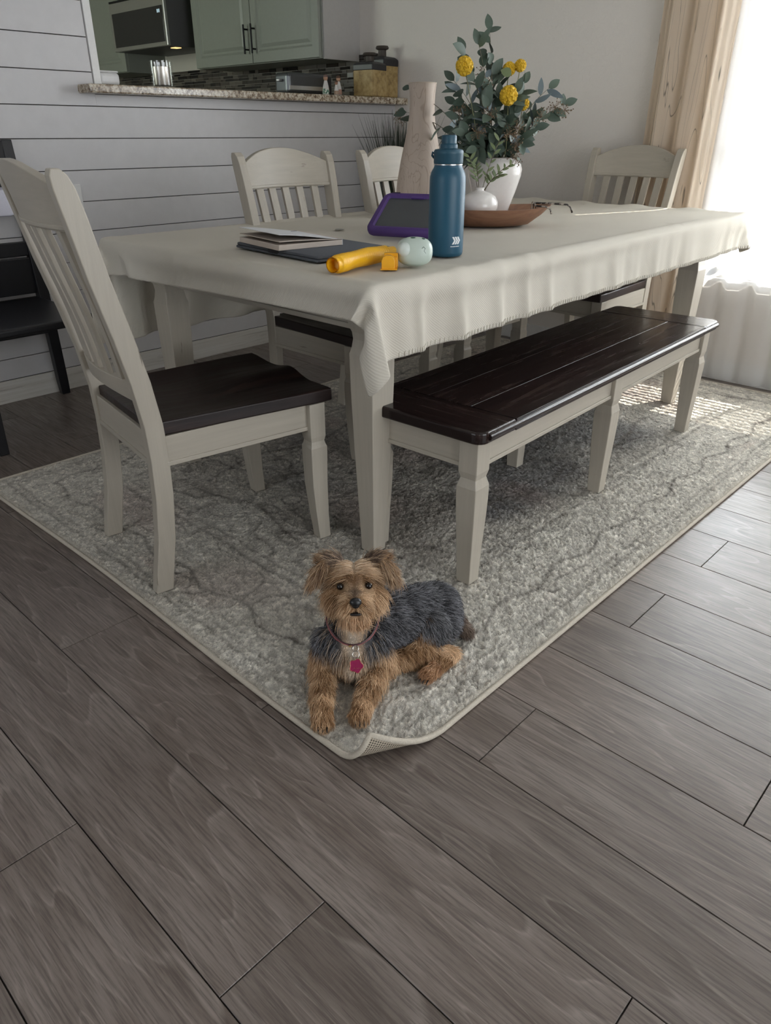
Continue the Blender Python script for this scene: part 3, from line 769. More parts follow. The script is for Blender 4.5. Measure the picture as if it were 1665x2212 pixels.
def cloth_mat():
    s = N('cream_twill_cotton'); v = s.coord('UV')
    w = s.n('ShaderNodeTexWave', wave_type='BANDS', bands_direction='DIAGONAL'); w.inputs['Scale'].default_value = 95; w.inputs['Distortion'].default_value = 0.6; w.inputs['Detail'].default_value = 1
    s.l(v, w.inputs['Vector'])
    n = s.noise(v, 320, 2); b = s.noise(v, 3.0, 3)
    c = s.mix(b, (0.60, 0.56, 0.485), (0.69, 0.65, 0.57))
    c = s.mix(s.math('MULTIPLY', w.outputs['Fac'], 0.13), c, (0.36, 0.32, 0.26))
    st = s.noise(v, 7.0, 5, 0.6, 0.5)
    c = s.mix(s.ramp(st, [(0.66, 0), (0.78, 0.25)]), c, (0.33, 0.27, 0.19))
    s.set(c, 0.85, spec=0.2)
    h = s.math('ADD', w.outputs['Fac'], s.math('MULTIPLY', n, 0.6))
    s.bump(h, 0.35, 0.0012)
    # a little light comes through the weave
    tl = s.n('ShaderNodeBsdfTranslucent'); s.l(c, tl.inputs[0]); mx = s.n('ShaderNodeMixShader'); mx.inputs[0].default_value = 0.12
    s.l(s.b.outputs[0], mx.inputs[1]); s.l(tl.outputs[0], mx.inputs[2]); s.l(mx.outputs[0], s.out.inputs['Surface'])
    return s.m
cme = grid_mesh('tablecloth', CG)
uv = cme.uv_layers.new(name='UVMap')
vi = np.zeros(len(cme.loops), dtype=np.int32); cme.loops.foreach_get('vertex_index', vi)
uvs = np.stack([(vi % nx_)*CST, (vi//nx_)*CST], -1).astype(np.float32); uv.data.foreach_set('uv', uvs.ravel())
M_CLOTH = cloth_mat()
tc = new_obj('tablecloth', cme, M_CLOTH, smooth=True)
ms = tc.modifiers.new('sub', 'SUBSURF'); ms.levels = 1; ms.render_levels = 1
msd = tc.modifiers.new('thick', 'SOLIDIFY'); msd.thickness = 0.0016; msd.offset = 0
tag(tc, 'wrinkled beige cotton cloth draped over the dining table', 'tablecloth')
# stitched hem ridges along the near long side
bm = bmesh.new()
hem = CG[0]
L = [Vector(p) for p in hem]
acc = 0.0
for a, b in zip(L[14:-1], L[15:]):
    for k in range(1):
        p = a.lerp(b, k/2)
        bmesh.ops.create_icosphere(bm, subdivisions=1, radius=1.0, matrix=Matrix.Translation(p+Vector((0.001, -0.0012, 0.0065))) @ Matrix.Diagonal((0.0030, 0.0018, 0.0080, 1)))
ho = finish(bm, 'hem_stitching', M_CLOTH, tc, smooth=True); ho['kind'] = 'stuff'
# ------------------------------------------------------------------ rug
def vnoise(x, y, scale, seed):
    g = np.random.default_rng(seed).random((256, 256))
    u, v = x*scale, y*scale
    i, j = np.floor(u).astype(int), np.floor(v).astype(int); fu, fv = u-i, v-j
    fu = fu*fu*(3-2*fu); fv = fv*fv*(3-2*fv)
    a, b, c, d = g[i % 256, j % 256], g[(i+1) % 256, j % 256], g[i % 256, (j+1) % 256], g[(i+1) % 256, (j+1) % 256]
    return a*(1-fu)*(1-fv)+b*fu*(1-fv)+c*(1-fu)*fv+d*fu*fv
RX0, RX1, RY0, RY1 = 0.713, 3.655, 0.690, 2.615
FA = np.array([0.712, 0.800]); FT = np.array([0.872, -0.490]); FN = np.array([-0.490, -0.872]); FR = 0.040
def bend(P):
    P = np.asarray(P, float).copy(); s = P.shape; Q = P.reshape(-1, 3)
    # soft wavy lie of the edges
    Q[:, 0] += 0.006*np.sin(Q[:, 1]*4.1+0.5)*np.exp(-(Q[:, 0]-RX0)/0.25)
    d = (Q[:, :2]-FA) @ FN
    m = d > 0
    phi = np.minimum(d[m]/FR, 2.5); z = Q[m, 2]
    base = Q[m, :2]-FN*d[m][:, None]
    Q[m, :2] = base+FN*((FR-z)*np.sin(phi))[:, None]
    Q[m, 2] = FR-(FR-z)*np.cos(phi)
    return Q.reshape(s)
st = 0.0046
xs = np.arange(RX0, RX1, st); ys = np.arange(RY0, RY1, st)
X, Y = np.meshgrid(xs, ys)
edge = np.minimum(np.minimum(X-RX0, RX1-X), np.minimum(Y-RY0, RY1-Y))
pile = RNG.random(X.shape)
clump = vnoise(X, Y, 75, 1)*0.6+vnoise(X, Y, 33, 2)*0.4
Z = 0.0085+0.0050*pile+0.0060*(clump-0.5)
Z[edge < 0.012] = 0.008
# woven design: cream ground, worn grey brown line work, greyer mottled field in the middle
wob = 0.010*(vnoise(X, Y, 9, 3)-0.5)+0.006*(vnoise(X, Y, 30, 4)-0.5)
e = edge+wob
ang_s = np.where(np.minimum(X-RX0, RX1-X) < np.minimum(Y-RY0, RY1-Y), Y, X)
def line(d0, w): return np.exp(-((e-d0)/w)**2)
scal = 0.016*np.sin(ang_s*2*PI/0.26)
lines = 0.55*line(0.055, 0.006)+0.50*line(0.078, 0.005)+0.85*np.exp(-((e-0.165-scal)/0.0065)**2)+0.75*line(0.33, 0.008)+0.6*line(0.365, 0.006)+0.7*np.exp(-((e-0.52-0.03*np.sin(ang_s*2*PI/0.55))/0.009)**2)
f1 = vnoise(X, Y, 6.5, 5)*0.6+vnoise(X, Y, 14, 6)*0.4
scroll = np.exp(-((f1-0.5)/0.018)**2)*((e > 0.10) & (e < 0.32))*0.75
f2 = vnoise(X, Y, 4.6, 7)*0.65+vnoise(X, Y, 11, 8)*0.35
scroll2 = (np.exp(-((f2-0.42)/0.02)**2)+np.exp(-((f2-0.58)/0.02)**2))*(e > 0.37)*0.7
wear = 0.55+0.45*vnoise(X, Y, 5, 9)
L_ = np.clip((lines+scroll+scroll2)*wear, 0, 1)
fld = np.clip((e-0.34)/0.14, 0, 1)
mott = vnoise(X, Y, 2.7, 10)*0.6+vnoise(X, Y, 9, 12)*0.4
cream = np.array([0.84, 0.79, 0.70]); grey = np.array([0.23, 0.205, 0.18]); blue = np.array([0.20, 0.21, 0.235]); rose = np.array([0.52, 0.37, 0.33]); taupe = np.array([0.44, 0.40, 0.355])
Cc = cream[None, None]*(0.90+0.20*clump[..., None])
k = (fld*np.clip((mott-0.30)*2.0, 0, 1)*0.85)[..., None]; Cc = Cc*(1-k)+taupe*k
k = (fld*np.clip((vnoise(X, Y, 3.3, 13)-0.52)*4, 0, 1)*0.55)[..., None]; Cc = Cc*(1-k)+blue*k
k = (np.clip((vnoise(X, Y, 4.1, 14)-0.70)*5, 0, 1)*0.35*(e > 0.1))[..., None]; Cc = Cc*(1-k)+rose*k
k = (L_*0.92)[..., None]; Cc = Cc*(1-k)+grey*k
spk = (pile*vnoise(X, Y, 120, 15))[..., None]
Cc = Cc*(0.72+0.80*spk+0.25*(clump[..., None]-0.5))
k = (edge < 0.02)[..., None]*0.6; Cc = Cc*(1-k)+np.array([0.68, 0.62, 0.53])*k
rme = grid_mesh('rug', bend(np.stack([X, Y, Z], -1)))
ca = rme.color_attributes.new('weave', 'FLOAT_COLOR', 'POINT')
ca.data.foreach_set('color', np.concatenate([Cc, np.ones(Cc.shape[:2]+(1,))], -1).astype(np.float32).ravel())
s = N('wool_pile'); at = s.n('ShaderNodeAttribute', attribute_name='weave')
v = s.coord(); n = s.noise(v, 420, 3, 0.7); n2 = s.noise(v, 160, 2)
s.set(s.mix(s.ramp(n, [(0.3, 0.45), (0.62, 0)]), at.outputs['Color'], (0.05, 0.045, 0.04)), 0.95, spec=0.1)
s.bump(s.math('ADD', n, n2), 0.9, 0.004)
rug = new_obj('area_rug', rme, s.m, smooth=True); tag(rug, 'faded cream and grey patterned area rug with one curled corner', 'rug')
nxb, nyb = 160, 110
XB, YB = np.meshgrid(np.linspace(RX0, RX1, nxb)**1.0, np.linspace(RY0, RY1, nyb))
XB = RX0+(XB-RX0)**2/(RX1-RX0)*0.55+(XB-RX0)*0.45; YB = RY0+(YB-RY0)**2/(RY1-RY0)*0.55+(YB-RY0)*0.45
s = N('jute_backing'); v = s.coord('UV', (1, 1, 1))
cks = []
for ax in ('X', 'Y'):
    w = s.n('ShaderNodeTexWave', wave_type='BANDS', bands_direction=ax); w.inputs['Scale'].default_value = 62; s.l(v, w.inputs['Vector']); cks.append(w.outputs['Fac'])
holes = s.ramp(s.math('MULTIPLY', cks[0], cks[1]), [(0.25, 0), (0.5, 1)])
s.set(s.mix(holes, (0.42, 0.36, 0.28), (0.03, 0.025, 0.02)), 0.9); s.bump(holes, 0.5, 0.002)
bme = grid_mesh('backing', bend(np.stack([XB, YB, np.full_like(XB, 0.0022)], -1)))
uvl = bme.uv_layers.new(name='UVMap'); vi = np.zeros(len(bme.loops), dtype=np.int32); bme.loops.foreach_get('vertex_index', vi)
uvl.data.foreach_set('uv', np.stack([XB.ravel()[vi], YB.ravel()[vi]], -1).astype(np.float32).ravel())
new_obj('backing', bme, s.m, rug, smooth=True)
per = []
def seg_pts(a, b, n): return [(a[0]+(b[0]-a[0])*t, a[1]+(b[1]-a[1])*t, 0.0068) for t in np.linspace(0, 1, n, endpoint=False)]
ins = 0.003
cs = [(RX0+ins, RY0+ins), (RX1-ins, RY0+ins), (RX1-ins, RY1-ins), (RX0+ins, RY1-ins)]
per += [(RX0+ins, RY0+ins+0.0, 0.0068)]
per += seg_pts(cs[0], (RX0+0.3, cs[0][1]), 50)[1:]+seg_pts((RX0+0.3, cs[0][1]), cs[1], 160)+seg_pts(cs[1], cs[2], 80)+seg_pts(cs[2], cs[3], 120)+seg_pts(cs[3], (cs[0][0], RY0+0.25), 110)+seg_pts((cs[0][0], RY0+0.25), cs[0], 50)
bp = bend(np.array(per)); bm = bmesh.new()
tube(bm, [tuple(p) for p in bp], 0.0064, 8, closed=True)
s = N('binding_yarn'); v = s.coord(); n = s.noise(v, 260, 2); s.set(s.mix(n, (0.40, 0.355, 0.29), (0.58, 0.525, 0.44)), 0.9); s.bump(n, 0.6, 0.002)
finish(bm, 'binding', s.m, rug, smooth=True)

# ------------------------------------------------------------------ black chair by the shiplap wall
M_BLK = plain('black_lacquered_wood', (0.006, 0.006, 0.008), 0.35)
r = empty('black_chair', (1.10, 3.10, 0)); tag(r, 'black wooden chair against the shiplap wall at the left edge', 'chair')
for s_ in (-1, 1):
    bm = bmesh.new(); x = s_*0.265
    loft(bm, sq_rings([(0, 0.019, 0.017, x+s_*0.02, 0.325), (0.06, 0.021, 0.020, x+s_*0.017, 0.322), (0.43, 0.023, 0.022, x+s_*0.0, 0.295), (0.70, 0.022, 0.018, x, 0.315), (1.08, 0.021, 0.014, x-s_*0.0, 0.350)]))
    finish(bm, 'back_post', M_BLK, r, bevel=0.003)
    bm = bmesh.new(); loft(bm, sq_rings([(0, 0.018, 0.018, s_*0.225, -0.235), (0.43, 0.022, 0.022, s_*0.215, -0.215)]))
    finish(bm, 'leg', M_BLK, r, bevel=0.003)
boxes('seat', M_BLK, r, (-0.29, 0.245, -0.25, 0.30, 0.430, 0.462), bevel=0.01, seg=3)
boxes('apron', M_BLK, r, (-0.25, 0.25, 0.28, 0.302, 0.300, 0.372), bevel=0.002)
boxes('back_panel', M_BLK, r, (-0.25, 0.25, 0.300, 0.318, 0.475, 0.625), bevel=0.004)
boxes('back_rail', M_BLK, r, (-0.25, 0.25, 0.303, 0.322, 0.632, 0.69), bevel=0.004)
boxes('top_rail', M_BLK, r, (-0.25, 0.25, 0.335, 0.355, 0.90, 1.075), bevel=0.004)
t = empty('folded_cloth', (1.19, 3.412, 0.78)); tag(t, 'folded lilac white cloth hung on the black chair back', 'cloth')
bm = bmesh.new()
prof = [(-0.030, 0.02), (-0.034, 0.07), (-0.028, 0.115), (0.0, 0.125), (0.028, 0.115), (0.034, 0.07), (0.030, 0.01)]
ins_ = [(0.024, 0.012), (0.028, 0.07), (0.022, 0.105), (0.0, 0.112), (-0.022, 0.105), (-0.028, 0.07), (-0.024, 0.022)]
loft(bm, [[(x, y+0.01*math.sin(x*30), z) for y, z in prof+ins_] for x in np.linspace(-0.13, 0.13, 8)])
finish(bm, 'cloth_fold', plain('lilac_white_cloth', (0.62, 0.61, 0.68), 0.8, bump=0.3, scale=150), t, smooth=True, sharp=60)
op = empty('wall_outlet', (1.628, YW-0.0005, 0.842)); tag(op, 'small white outlet cover on the shiplap behind the near chair', 'outlet')
boxes('plate', M_TRIM, op, (-0.035, 0.035, -0.006, 0.0, -0.057, 0.057), bevel=0.003)
for dz in (-0.022, 0.022): boxes('socket', plain('socket_white', (0.6, 0.6, 0.6), 0.4), op, (-0.014, 0.014, -0.0075, -0.006, dz-0.014, dz+0.014), bevel=0.002)

# ------------------------------------------------------------------ things on the table
ZT = 0.8045
def rotz(o, deg): o.rotation_euler = (0, 0, math.radians(deg)); return o
# water bottle
r = empty('water_bottle', (1.640, 1.330, ZT)); tag(r, 'tall teal blue water bottle with a screw cap and white chevrons', 'bottle')
s = N('teal_powder_coat'); v = s.coord(); n = s.noise(v, 500, 2); s.set((0.008, 0.070, 0.122), 0.42); s.bump(n, 0.08, 0.0005); M_TEAL = s.m
M_LID = plain('teal_plastic', (0.010, 0.062, 0.100), 0.45)
bm = bmesh.new(); R = 0.0475
lathe(bm, [(R-0.006, 0), (R-0.002, 0.003), (R, 0.010), (R, 0.185), (R-0.0005, 0.196), (R-0.004, 0.208), (R-0.0095, 0.217), (R-0.011, 0.221), (R-0.011, 0.224)], 48)
finish(bm, 'body', M_TEAL, r, smooth=True, sharp=50)
bm = bmesh.new(); lathe(bm, [(R-0.0112, 0.2235), (R-0.0098, 0.2240), (R-0.0098, 0.2262), (R-0.0112, 0.2268)], 48)
finish(bm, 'steel_ring', plain('steel_ring', (0.6, 0.6, 0.6), 0.25, 0.95), r, smooth=True, sharp=40)
bm = bmesh.new(); lathe(bm, [(R-0.0105, 0.227), (R-0.0095, 0.229), (R-0.0092, 0.250), (R-0.0090, 0.2505), (R-0.0092, 0.256), (R-0.012, 0.260), (R-0.024, 0.262), (R-0.0255, 0.264)], 40)
lid = finish(bm, 'lid', M_LID, r, smooth=True, sharp=40)
bm = bmesh.new(); lathe(bm, [(0.0225, 0.262), (0.0225, 0.271), (0.0215, 0.2725), (0.0195, 0.274), (0.0195, 0.290), (0.0185, 0.2925), (0.015, 0.2935)], 32)
finish(bm, 'cap', M_LID, lid, smooth=True, sharp=40)
bm = bmesh.new()
av = math.radians(180+39); tv = Vector((-math.sin(av), math.cos(av), 0)); ov = Vector((math.cos(av), math.sin(av), 0))
tube(bm, [ov*-0.0+(-tv)*0.036+Vector((0, 0, 0.250)), (-tv)*0.0415+Vector((0, 0, 0.253)), (-tv)*0.0425+Vector((0, 0, 0.246)), (-tv)*0.037+Vector((0, 0, 0.240))], 0.003, 8)
finish(bm, 'strap_loop', M_LID, lid, smooth=True)
M_LOGO = plain('white_print', (0.72, 0.74, 0.75), 0.5)
def wrap(a, z, rr): return (rr*math.cos(a), rr*math.sin(a), z)
a0 = math.radians(219+30)
for k in range(3):      # three chevrons wrapped on the body, slightly proud
    bm = bmesh.new(); rr = R+0.0003
    da = k*0.0075/R-0.0075/R
    w_ = 0.0055/R; pts = []
    for z, o_ in ((0.052, 0.0), (0.0425, 0.006/R), (0.033, 0.0)):
        pts.append((a0+da+o_, z, w_))
    vs_ = [[bm.verts.new(wrap(a, z, rr)), bm.verts.new(wrap(a+w, z, rr)), bm.verts.new(wrap(a+w, z, rr+0.0004)), bm.verts.new(wrap(a, z, rr+0.0004))] for a, z, w in pts]
    for p, q in zip(vs_[:-1], vs_[1:]):
        for i in range(4): bm.faces.new((p[i], p[(i+1) % 4], q[(i+1) % 4], q[i]))
    bm.faces.new(vs_[0]); bm.faces.new(vs_[-1][::-1])
    finish(bm, 'chevron', M_LOGO, r)
bm = bmesh.new()
for k in range(8):
    a = a0-0.011/R+k*0.0034/R
    p = [wrap(a, 0.0265, R+0.0006), wrap(a+0.0022/R, 0.0265, R+0.0006), wrap(a+0.0022/R, 0.0288, R+0.0006), wrap(a, 0.0288, R+0.0006)]
    bm.faces.new([bm.verts.new(q) for q in p])
tag(finish(bm, 'lettering', M_LOGO, r), kind='stuff')

# tablet in a purple bumper case, leaning back on its handle
r = empty('kids_tablet', (1.765, 1.700, ZT)); tag(r, 'tablet in a chunky purple bumper case leaning behind the bottle', 'tablet')
ez = Vector((0.333, -0.943, 0)).normalized(); eb_ = Vector((0.943, 0.333, 0))
tl_ = math.radians(31)
ey = eb_*math.cos(tl_)+Vector((0, 0, math.sin(tl_))); en = ez.cross(ey)
mt = Matrix(((ez.x, ey.x, en.x, 0), (ez.y, ey.y, en.y, 0), (ez.z, ey.z, en.z, 0), (0, 0, 0, 1)))
if en.z < 0: raise ValueError('tablet normal')
r.rotation_euler = mt.to_euler(); r.location = Vector((1.752, 1.748, ZT+0.004))
M_PUR = plain('purple_foam', (0.070, 0.030, 0.165), 0.6, bump=0.05, scale=200)
def rrect(x0, x1, y0, y1, rc, n=6):
    o = []
    for cx, cy, a0_ in ((x0+rc, y0+rc, 180), (x1-rc, y0+rc, 270), (x1-rc, y1-rc, 0), (x0+rc, y1-rc, 90)):
        for k in range(n+1):
            a = math.radians(a0_+90*k/n); o.append((cx+rc*math.cos(a), cy+rc*math.sin(a)))
    return o
TWd, THt = 0.275, 0.195
bm = bmesh.new()
def rg(i, z, rc): return [(x, y, z) for x, y in rrect(i, TWd-i, i, THt-i, rc)]
loft(bm, [rg(0.006, 0.0, 0.022), rg(0.001, 0.006, 0.026), rg(0.0, 0.014, 0.027), rg(0.002, 0.024, 0.025), rg(0.009, 0.029, 0.02), rg(0.020, 0.028, 0.010), rg(0.0245, 0.020, 0.006), rg(0.026, 0.018, 0.005)])
cs_ = finish(bm, 'case', M_PUR, r, smooth=True, sharp=50)
boxes('screen', N('dark_screen').set((0.055, 0.060, 0.064), 0.12), r, (0.024, TWd-0.024, 0.024, THt-0.024, 0.018, 0.0205))
boxes('camera_bump', M_PUR, cs_, (0.10, 0.145, THt-0.0275, THt-0.0215, 0.020, 0.0275), bevel=0.002)
boxes('carry_hole', plain('hole_dark', (0.008, 0.004, 0.015), 0.8), cs_, (0.026, 0.056, THt-0.0125, THt-0.004, 0.0275, 0.0288), bevel=0.001)
bm = bmesh.new(); tube(bm, [(0.05, 0.150, 0.002), (0.05, 0.135, -0.046), (0.07, 0.128, -0.062), (0.205, 0.128, -0.062), (0.225, 0.135, -0.046), (0.225, 0.150, 0.002)], 0.010, 10)
finish(bm, 'stand_handle', M_PUR, cs_, smooth=True, sharp=60)

# grey felt folio and the small book on it
A = Vector((1.335, 1.870, 0)); Bc = Vector((1.303, 1.478, 0)); va = (Bc-A).normalized(); vb = Vector((-va.y, va.x, 0))
r = empty('felt_folio', (A.x, A.y, ZT)); r.rotation_euler = (0, 0, math.atan2(va.y, va.x)); tag(r, 'flat charcoal felt folio lying under the small book', 'folio')
s = N('charcoal_felt'); v = s.coord(); n = s.noise(v, 700, 3, 0.7); s.set(s.mix(n, (0.04, 0.043, 0.052), (0.13, 0.14, 0.16)), 0.95); s.bump(n, 0.4, 0.001); M_FELT = s.m
boxes('lower_cover', M_FELT, r, (0, 0.393, 0, 0.275, 0, 0.0075), bevel=0.003)
boxes('upper_cover', M_FELT, r, (0.004, 0.393, 0.002, 0.275, 0.0078, 0.0155), bevel=0.003)
boxes('elastic_tab', plain('black_elastic', (0.01, 0.01, 0.012), 0.7), r, (0.17, 0.215, -0.002, 0.010, 0.004, 0.0165), bevel=0.001)
r = empty('paperback_book', (1.300, 1.628, ZT+0.0162)); r.rotation_euler = (0, 0, math.atan2(-0.17, 0.985)); tag(r, 'small white paperback with its cover lifted on the folio', 'book')
M_PAGE = plain('cream_pages', (0.55, 0.48, 0.42), 0.8); M_COVER = plain('white_cover', (0.66, 0.66, 0.68), 0.5)
bm = bmesh.new(); Wb, Hb = 0.205, 0.232
loft(bm, [[(0, 0, 0), (Wb, 0, 0), (Wb, Hb, 0), (0, Hb, 0)], [(0.001, 0, 0.014), (Wb, 0, 0.014), (Wb, Hb, 0.014), (0.001, Hb, 0.014)]])
finish(bm, 'page_block', M_PAGE, r, bevel=0.001)
def sheet(name, mat, h0, curl, th, y0=0.0):
    n = 12; bm = bmesh.new(); rings = []
    for i in range(n+1):
        t_ = i/n; x = Wb-t_*Wb*0.985
        z = 0.0155+h0*math.sin(t_*PI*0.5)**1.3+curl*t_*t_
        rings.append([(x, y0, z), (x, Hb, z), (x, Hb, z+th), (x, y0, z+th)])
    loft(bm, rings); return finish(bm, name, mat, r, smooth=True, sharp=40)
sheet('page_leaf', M_PAGE, 0.006, 0.0, 0.002)
cv = sheet('cover', M_COVER, 0.018, 0.006, 0.0012)
boxes('printed_mark', plain('grey_print', (0.18, 0.18, 0.2), 0.6), cv, (0.100, 0.118, 0.100, 0.106, 0.0335, 0.0342))
boxes('spine', M_COVER, r, (Wb, Wb+0.0012, 0, Hb, 0, 0.0166))

# yellow pop tube
r = empty('pop_tube', (1.33, 1.345, ZT)); tag(r, 'yellow plastic pop tube toy lying across the table corner', 'toy')
M_YEL = plain('yellow_plastic', (0.85, 0.46, 0.012), 0.35, bump=0.02, **{'Subsurface Weight': 0.0})
ctl = [Vector((-0.118, -0.024, 0)), Vector((-0.075, -0.014, 0)), Vector((-0.02, 0.002, 0)), Vector((0.04, 0.014, 0)), Vector((0.085, 0.016, 0)), Vector((0.128, 0.010, 0))]
def crv(t):
    n = len(ctl)-1; q = t*n; i = min(int(q), n-1); f = q-i
    p0, p1, p2, p3 = ctl[max(i-1, 0)], ctl[i], ctl[i+1], ctl[min(i+2, n)]
    return 0.5*((2*p1)+(p2-p0)*f+(2*p0-5*p1+4*p2-p3)*f*f+(3*p1-p0-3*p2+p3)*f**3)
R0 = 0.0205; pts, rad = [], []
NP = 110
for i in range(NP+1):
    t_ = i/NP
    if t_ < 0.10: q = 0.0175+0.0006*math.sin(t_*300)
    elif t_ > 0.88: q = 0.0165
    else: q = R0+0.0007*math.sin(i*1.9)-0.0008*math.cos(t_*16)
    p = crv(t_); pts.append((p.x, p.y, R0+0.001)); rad.append(q)
pin = [pts[i] for i in range(12, -1, -2)]
bm = bmesh.new(); tube(bm, pts+[pts[-1]], rad+[0.001], 24, cap=False); tube(bm, pts[0:16:3]+[pts[16]], [0.0162, 0.0160, 0.0158, 0.0156, 0.0154, 0.0152, 0.001], 24, cap=False)
finish(bm, 'tube_body', M_YEL, r, smooth=True, sharp=70)
bm = bmesh.new(); tube(bm, [pts[0], pts[2]], [0.0185, 0.0185], 24, cap=False)
bmesh.ops.solidify(bm, geom=bm.faces, thickness=0.0015)
finish(bm, 'mouth_ring', M_YEL, r, smooth=True, sharp=60)
# small yellow house-like block
r = empty('toy_block', (1.372, 1.290, ZT), math.radians(40)); tag(r, 'small orange yellow plastic toy with arched front before the tube', 'toy')
M_ORG = plain('orange_yellow_plastic', (0.80, 0.38, 0.012), 0.4)
bm = bmesh.new()
arch = [(-0.016, 0.0), (0.016, 0.0), (0.0165, 0.018), (0.013, 0.027), (0.006, 0.0315), (-0.006, 0.0315), (-0.013, 0.027), (-0.0165, 0.018)]
loft(bm, [[(x, y, z+0.002) for y, z in arch] for x in (-0.028, -0.008)])
finish(bm, 'arched_front', M_ORG, r, bevel=0.0012)
boxes('rear_stack', M_ORG, r, (-0.004, 0.010, -0.020, 0.014, 0.002, 0.026), (0.012, 0.026, -0.022, 0.012, 0.002, 0.034), bevel=0.001)
boxes('link', M_ORG, r, (-0.010, 0.024, -0.012, 0.010, 0.002, 0.022))
boxes('foot', M_ORG, r, (-0.031, 0.030, -0.022, 0.019, 0.0, 0.0025), bevel=0.0005)
# pale green squishy ball
r = empty('squishy_toy', (1.442, 1.268, ZT), math.radians(-48)); tag(r, 'pale mint squishy ball with a round knob beside the yellow toys', 'toy')
bm = bmesh.new(); bmesh.ops.create_uvsphere(bm, u_segments=32, v_segments=20, radius=1)
for vv in bm.verts:
    x, y, z = vv.co
    f = lambda q, e_: math.copysign(abs(q)**e_, q)
    vv.co = (f(x, 0.80)*0.0455, f(y, 0.85)*0.036, f(z, 0.78)*0.0345+0.0345)
finish(bm, 'body', plain('mint_rubber', (0.50, 0.58, 0.52), 0.35), r, smooth=True)
bm = bmesh.new(); bmesh.ops.create_uvsphere(bm, u_segments=20, v_segments=12, radius=1, matrix=Matrix.Translation((-0.024, -0.026, 0.042)) @ Matrix.Diagonal((0.018, 0.0125, 0.0175, 1)))
finish(bm, 'knob', plain('mint_white_rubber', (0.60, 0.66, 0.62), 0.3), r, smooth=True)
M_INK = plain('dark_green_print', (0.03, 0.07, 0.05), 0.5)
for px_, pz_, w_ in ((-0.004, 0.0675, 0.007), (0.021, 0.0655, 0.005)):
    bm = bmesh.new(); bmesh.ops.create_uvsphere(bm, u_segments=12, v_segments=8, radius=1, matrix=Matrix.Translation((px_, -0.009, pz_)) @ Matrix.Diagonal((w_, 0.006, 0.0022, 1)))
    finish(bm, 'printed_leaf', M_INK, r, smooth=True)
bm = bmesh.new(); tube(bm, [(0.018, -0.0335, 0.046), (0.022, -0.0325, 0.050), (0.026, -0.031, 0.046), (0.023, -0.0325, 0.040), (0.028, -0.0305, 0.034)], 0.0006, 6)
finish(bm, 'printed_line', M_INK, r)
# small flat scrap
r = empty('foil_scrap', (1.852, 1.978, ZT)); tag(r, 'tiny silvery scrap lying on the cloth behind the folio', 'scrap')
bm = bmesh.new(); lathe(bm, [(0.016, 0.0), (0.017, 0.0012), (0.010, 0.003), (0.004, 0.0034)], 9); finish(bm, 'disc', plain('foil', (0.45, 0.43, 0.40), 0.4, 0.6), r, smooth=False)

# wooden dough bowl
BC = Vector((2.325, 1.695, ZT)); br_ang = math.atan2(-0.725, 0.69)
r = empty('wooden_dough_bowl', BC, br_ang); tag(r, 'long oval wooden bowl holding the two white vases', 'bowl')
s = N('reddish_wood'); v = s.coord(scale=(4, 22, 22)); n = s.noise(v, 1.0, 4, 0.6, 0.8); s.set(s.ramp(n, [(0.3, (0.13, 0.062, 0.035)), (0.55, (0.23, 0.115, 0.066)), (0.8, (0.31, 0.17, 0.105))]), 0.5); s.bump(n, 0.15, 0.002)
bm = bmesh.new(); sg = 56
def el(a, b, z, lift=0.0): return [(a*math.copysign(abs(math.cos(2*PI*k/sg))**0.92, math.cos(2*PI*k/sg)), b*math.sin(2*PI*k/sg), z+lift*abs(math.cos(2*PI*k/sg))**3) for k in range(sg)]
loft(bm, [el(0.12, 0.075, 0.0), el(0.150, 0.098, 0.006), el(0.195, 0.122, 0.034, 0.004), el(0.224, 0.136, 0.056, 0.010), el(0.228, 0.138, 0.060, 0.010), el(0.221, 0.131, 0.060, 0.010), el(0.190, 0.115, 0.036, 0.004), el(0.145, 0.09, 0.014), el(0.10, 0.06, 0.011)])
finish(bm, 'bowl_body', s.m, r, smooth=True, sharp=60)
M_PORC = plain('white_glazed_porcelain', (0.70, 0.67, 0.64), 0.14, bump=0.0)
def vase(name, loc, prof, label, seg=44):
    r = empty(name, loc); tag(r, label, 'vase', 'white porcelain vases in the wooden bowl')
    bm = bmesh.new(); lathe(bm, prof, seg); finish(bm, 'body', M_PORC, r, smooth=True, sharp=60); return r
VB = Vector((2.418, 1.742, ZT+0.0125)); VS = Vector((2.278, 1.700, ZT+0.0125))
vb_ = vase('large_vase', VB, [(0.044, 0), (0.052, 0.003), (0.062, 0.04), (0.083, 0.10), (0.097, 0.148), (0.099, 0.168), (0.094, 0.186), (0.080, 0.198), (0.066, 0.203), (0.064, 0.207), (0.060, 0.207), (0.060, 0.200), (0.078, 0.185), (0.09, 0.16), (0.05, 0.02)], 'large white shouldered vase carrying the eucalyptus bouquet')
bm = bmesh.new(); lathe(bm, [(0.0635, 0.2055), (0.0660, 0.206), (0.0660, 0.2075), (0.0620, 0.2085), (0.060, 0.2075)], 44); finish(bm, 'rim', plain('dark_rim_glaze', (0.16, 0.14, 0.12), 0.4), vb_, smooth=True)
vs__ = vase('small_vase', VS, [(0.034, 0), (0.040, 0.002), (0.058, 0.025), (0.067, 0.050), (0.0665, 0.068), (0.057, 0.086), (0.038, 0.098), (0.020, 0.103), (0.015, 0.106), (0.0145, 0.112), (0.0165, 0.114), (0.012, 0.114), (0.011, 0.104), (0.03, 0.09), (0.05, 0.06), (0.02, 0.01)], 'small round white bud vase with two green sprigs')
bm = bmesh.new(); lathe(bm, [(0.0150, 0.110), (0.0172, 0.1125), (0.0160, 0.115), (0.0118, 0.1148)], 24); finish(bm, 'lip', M_PORC, vs__, smooth=True)
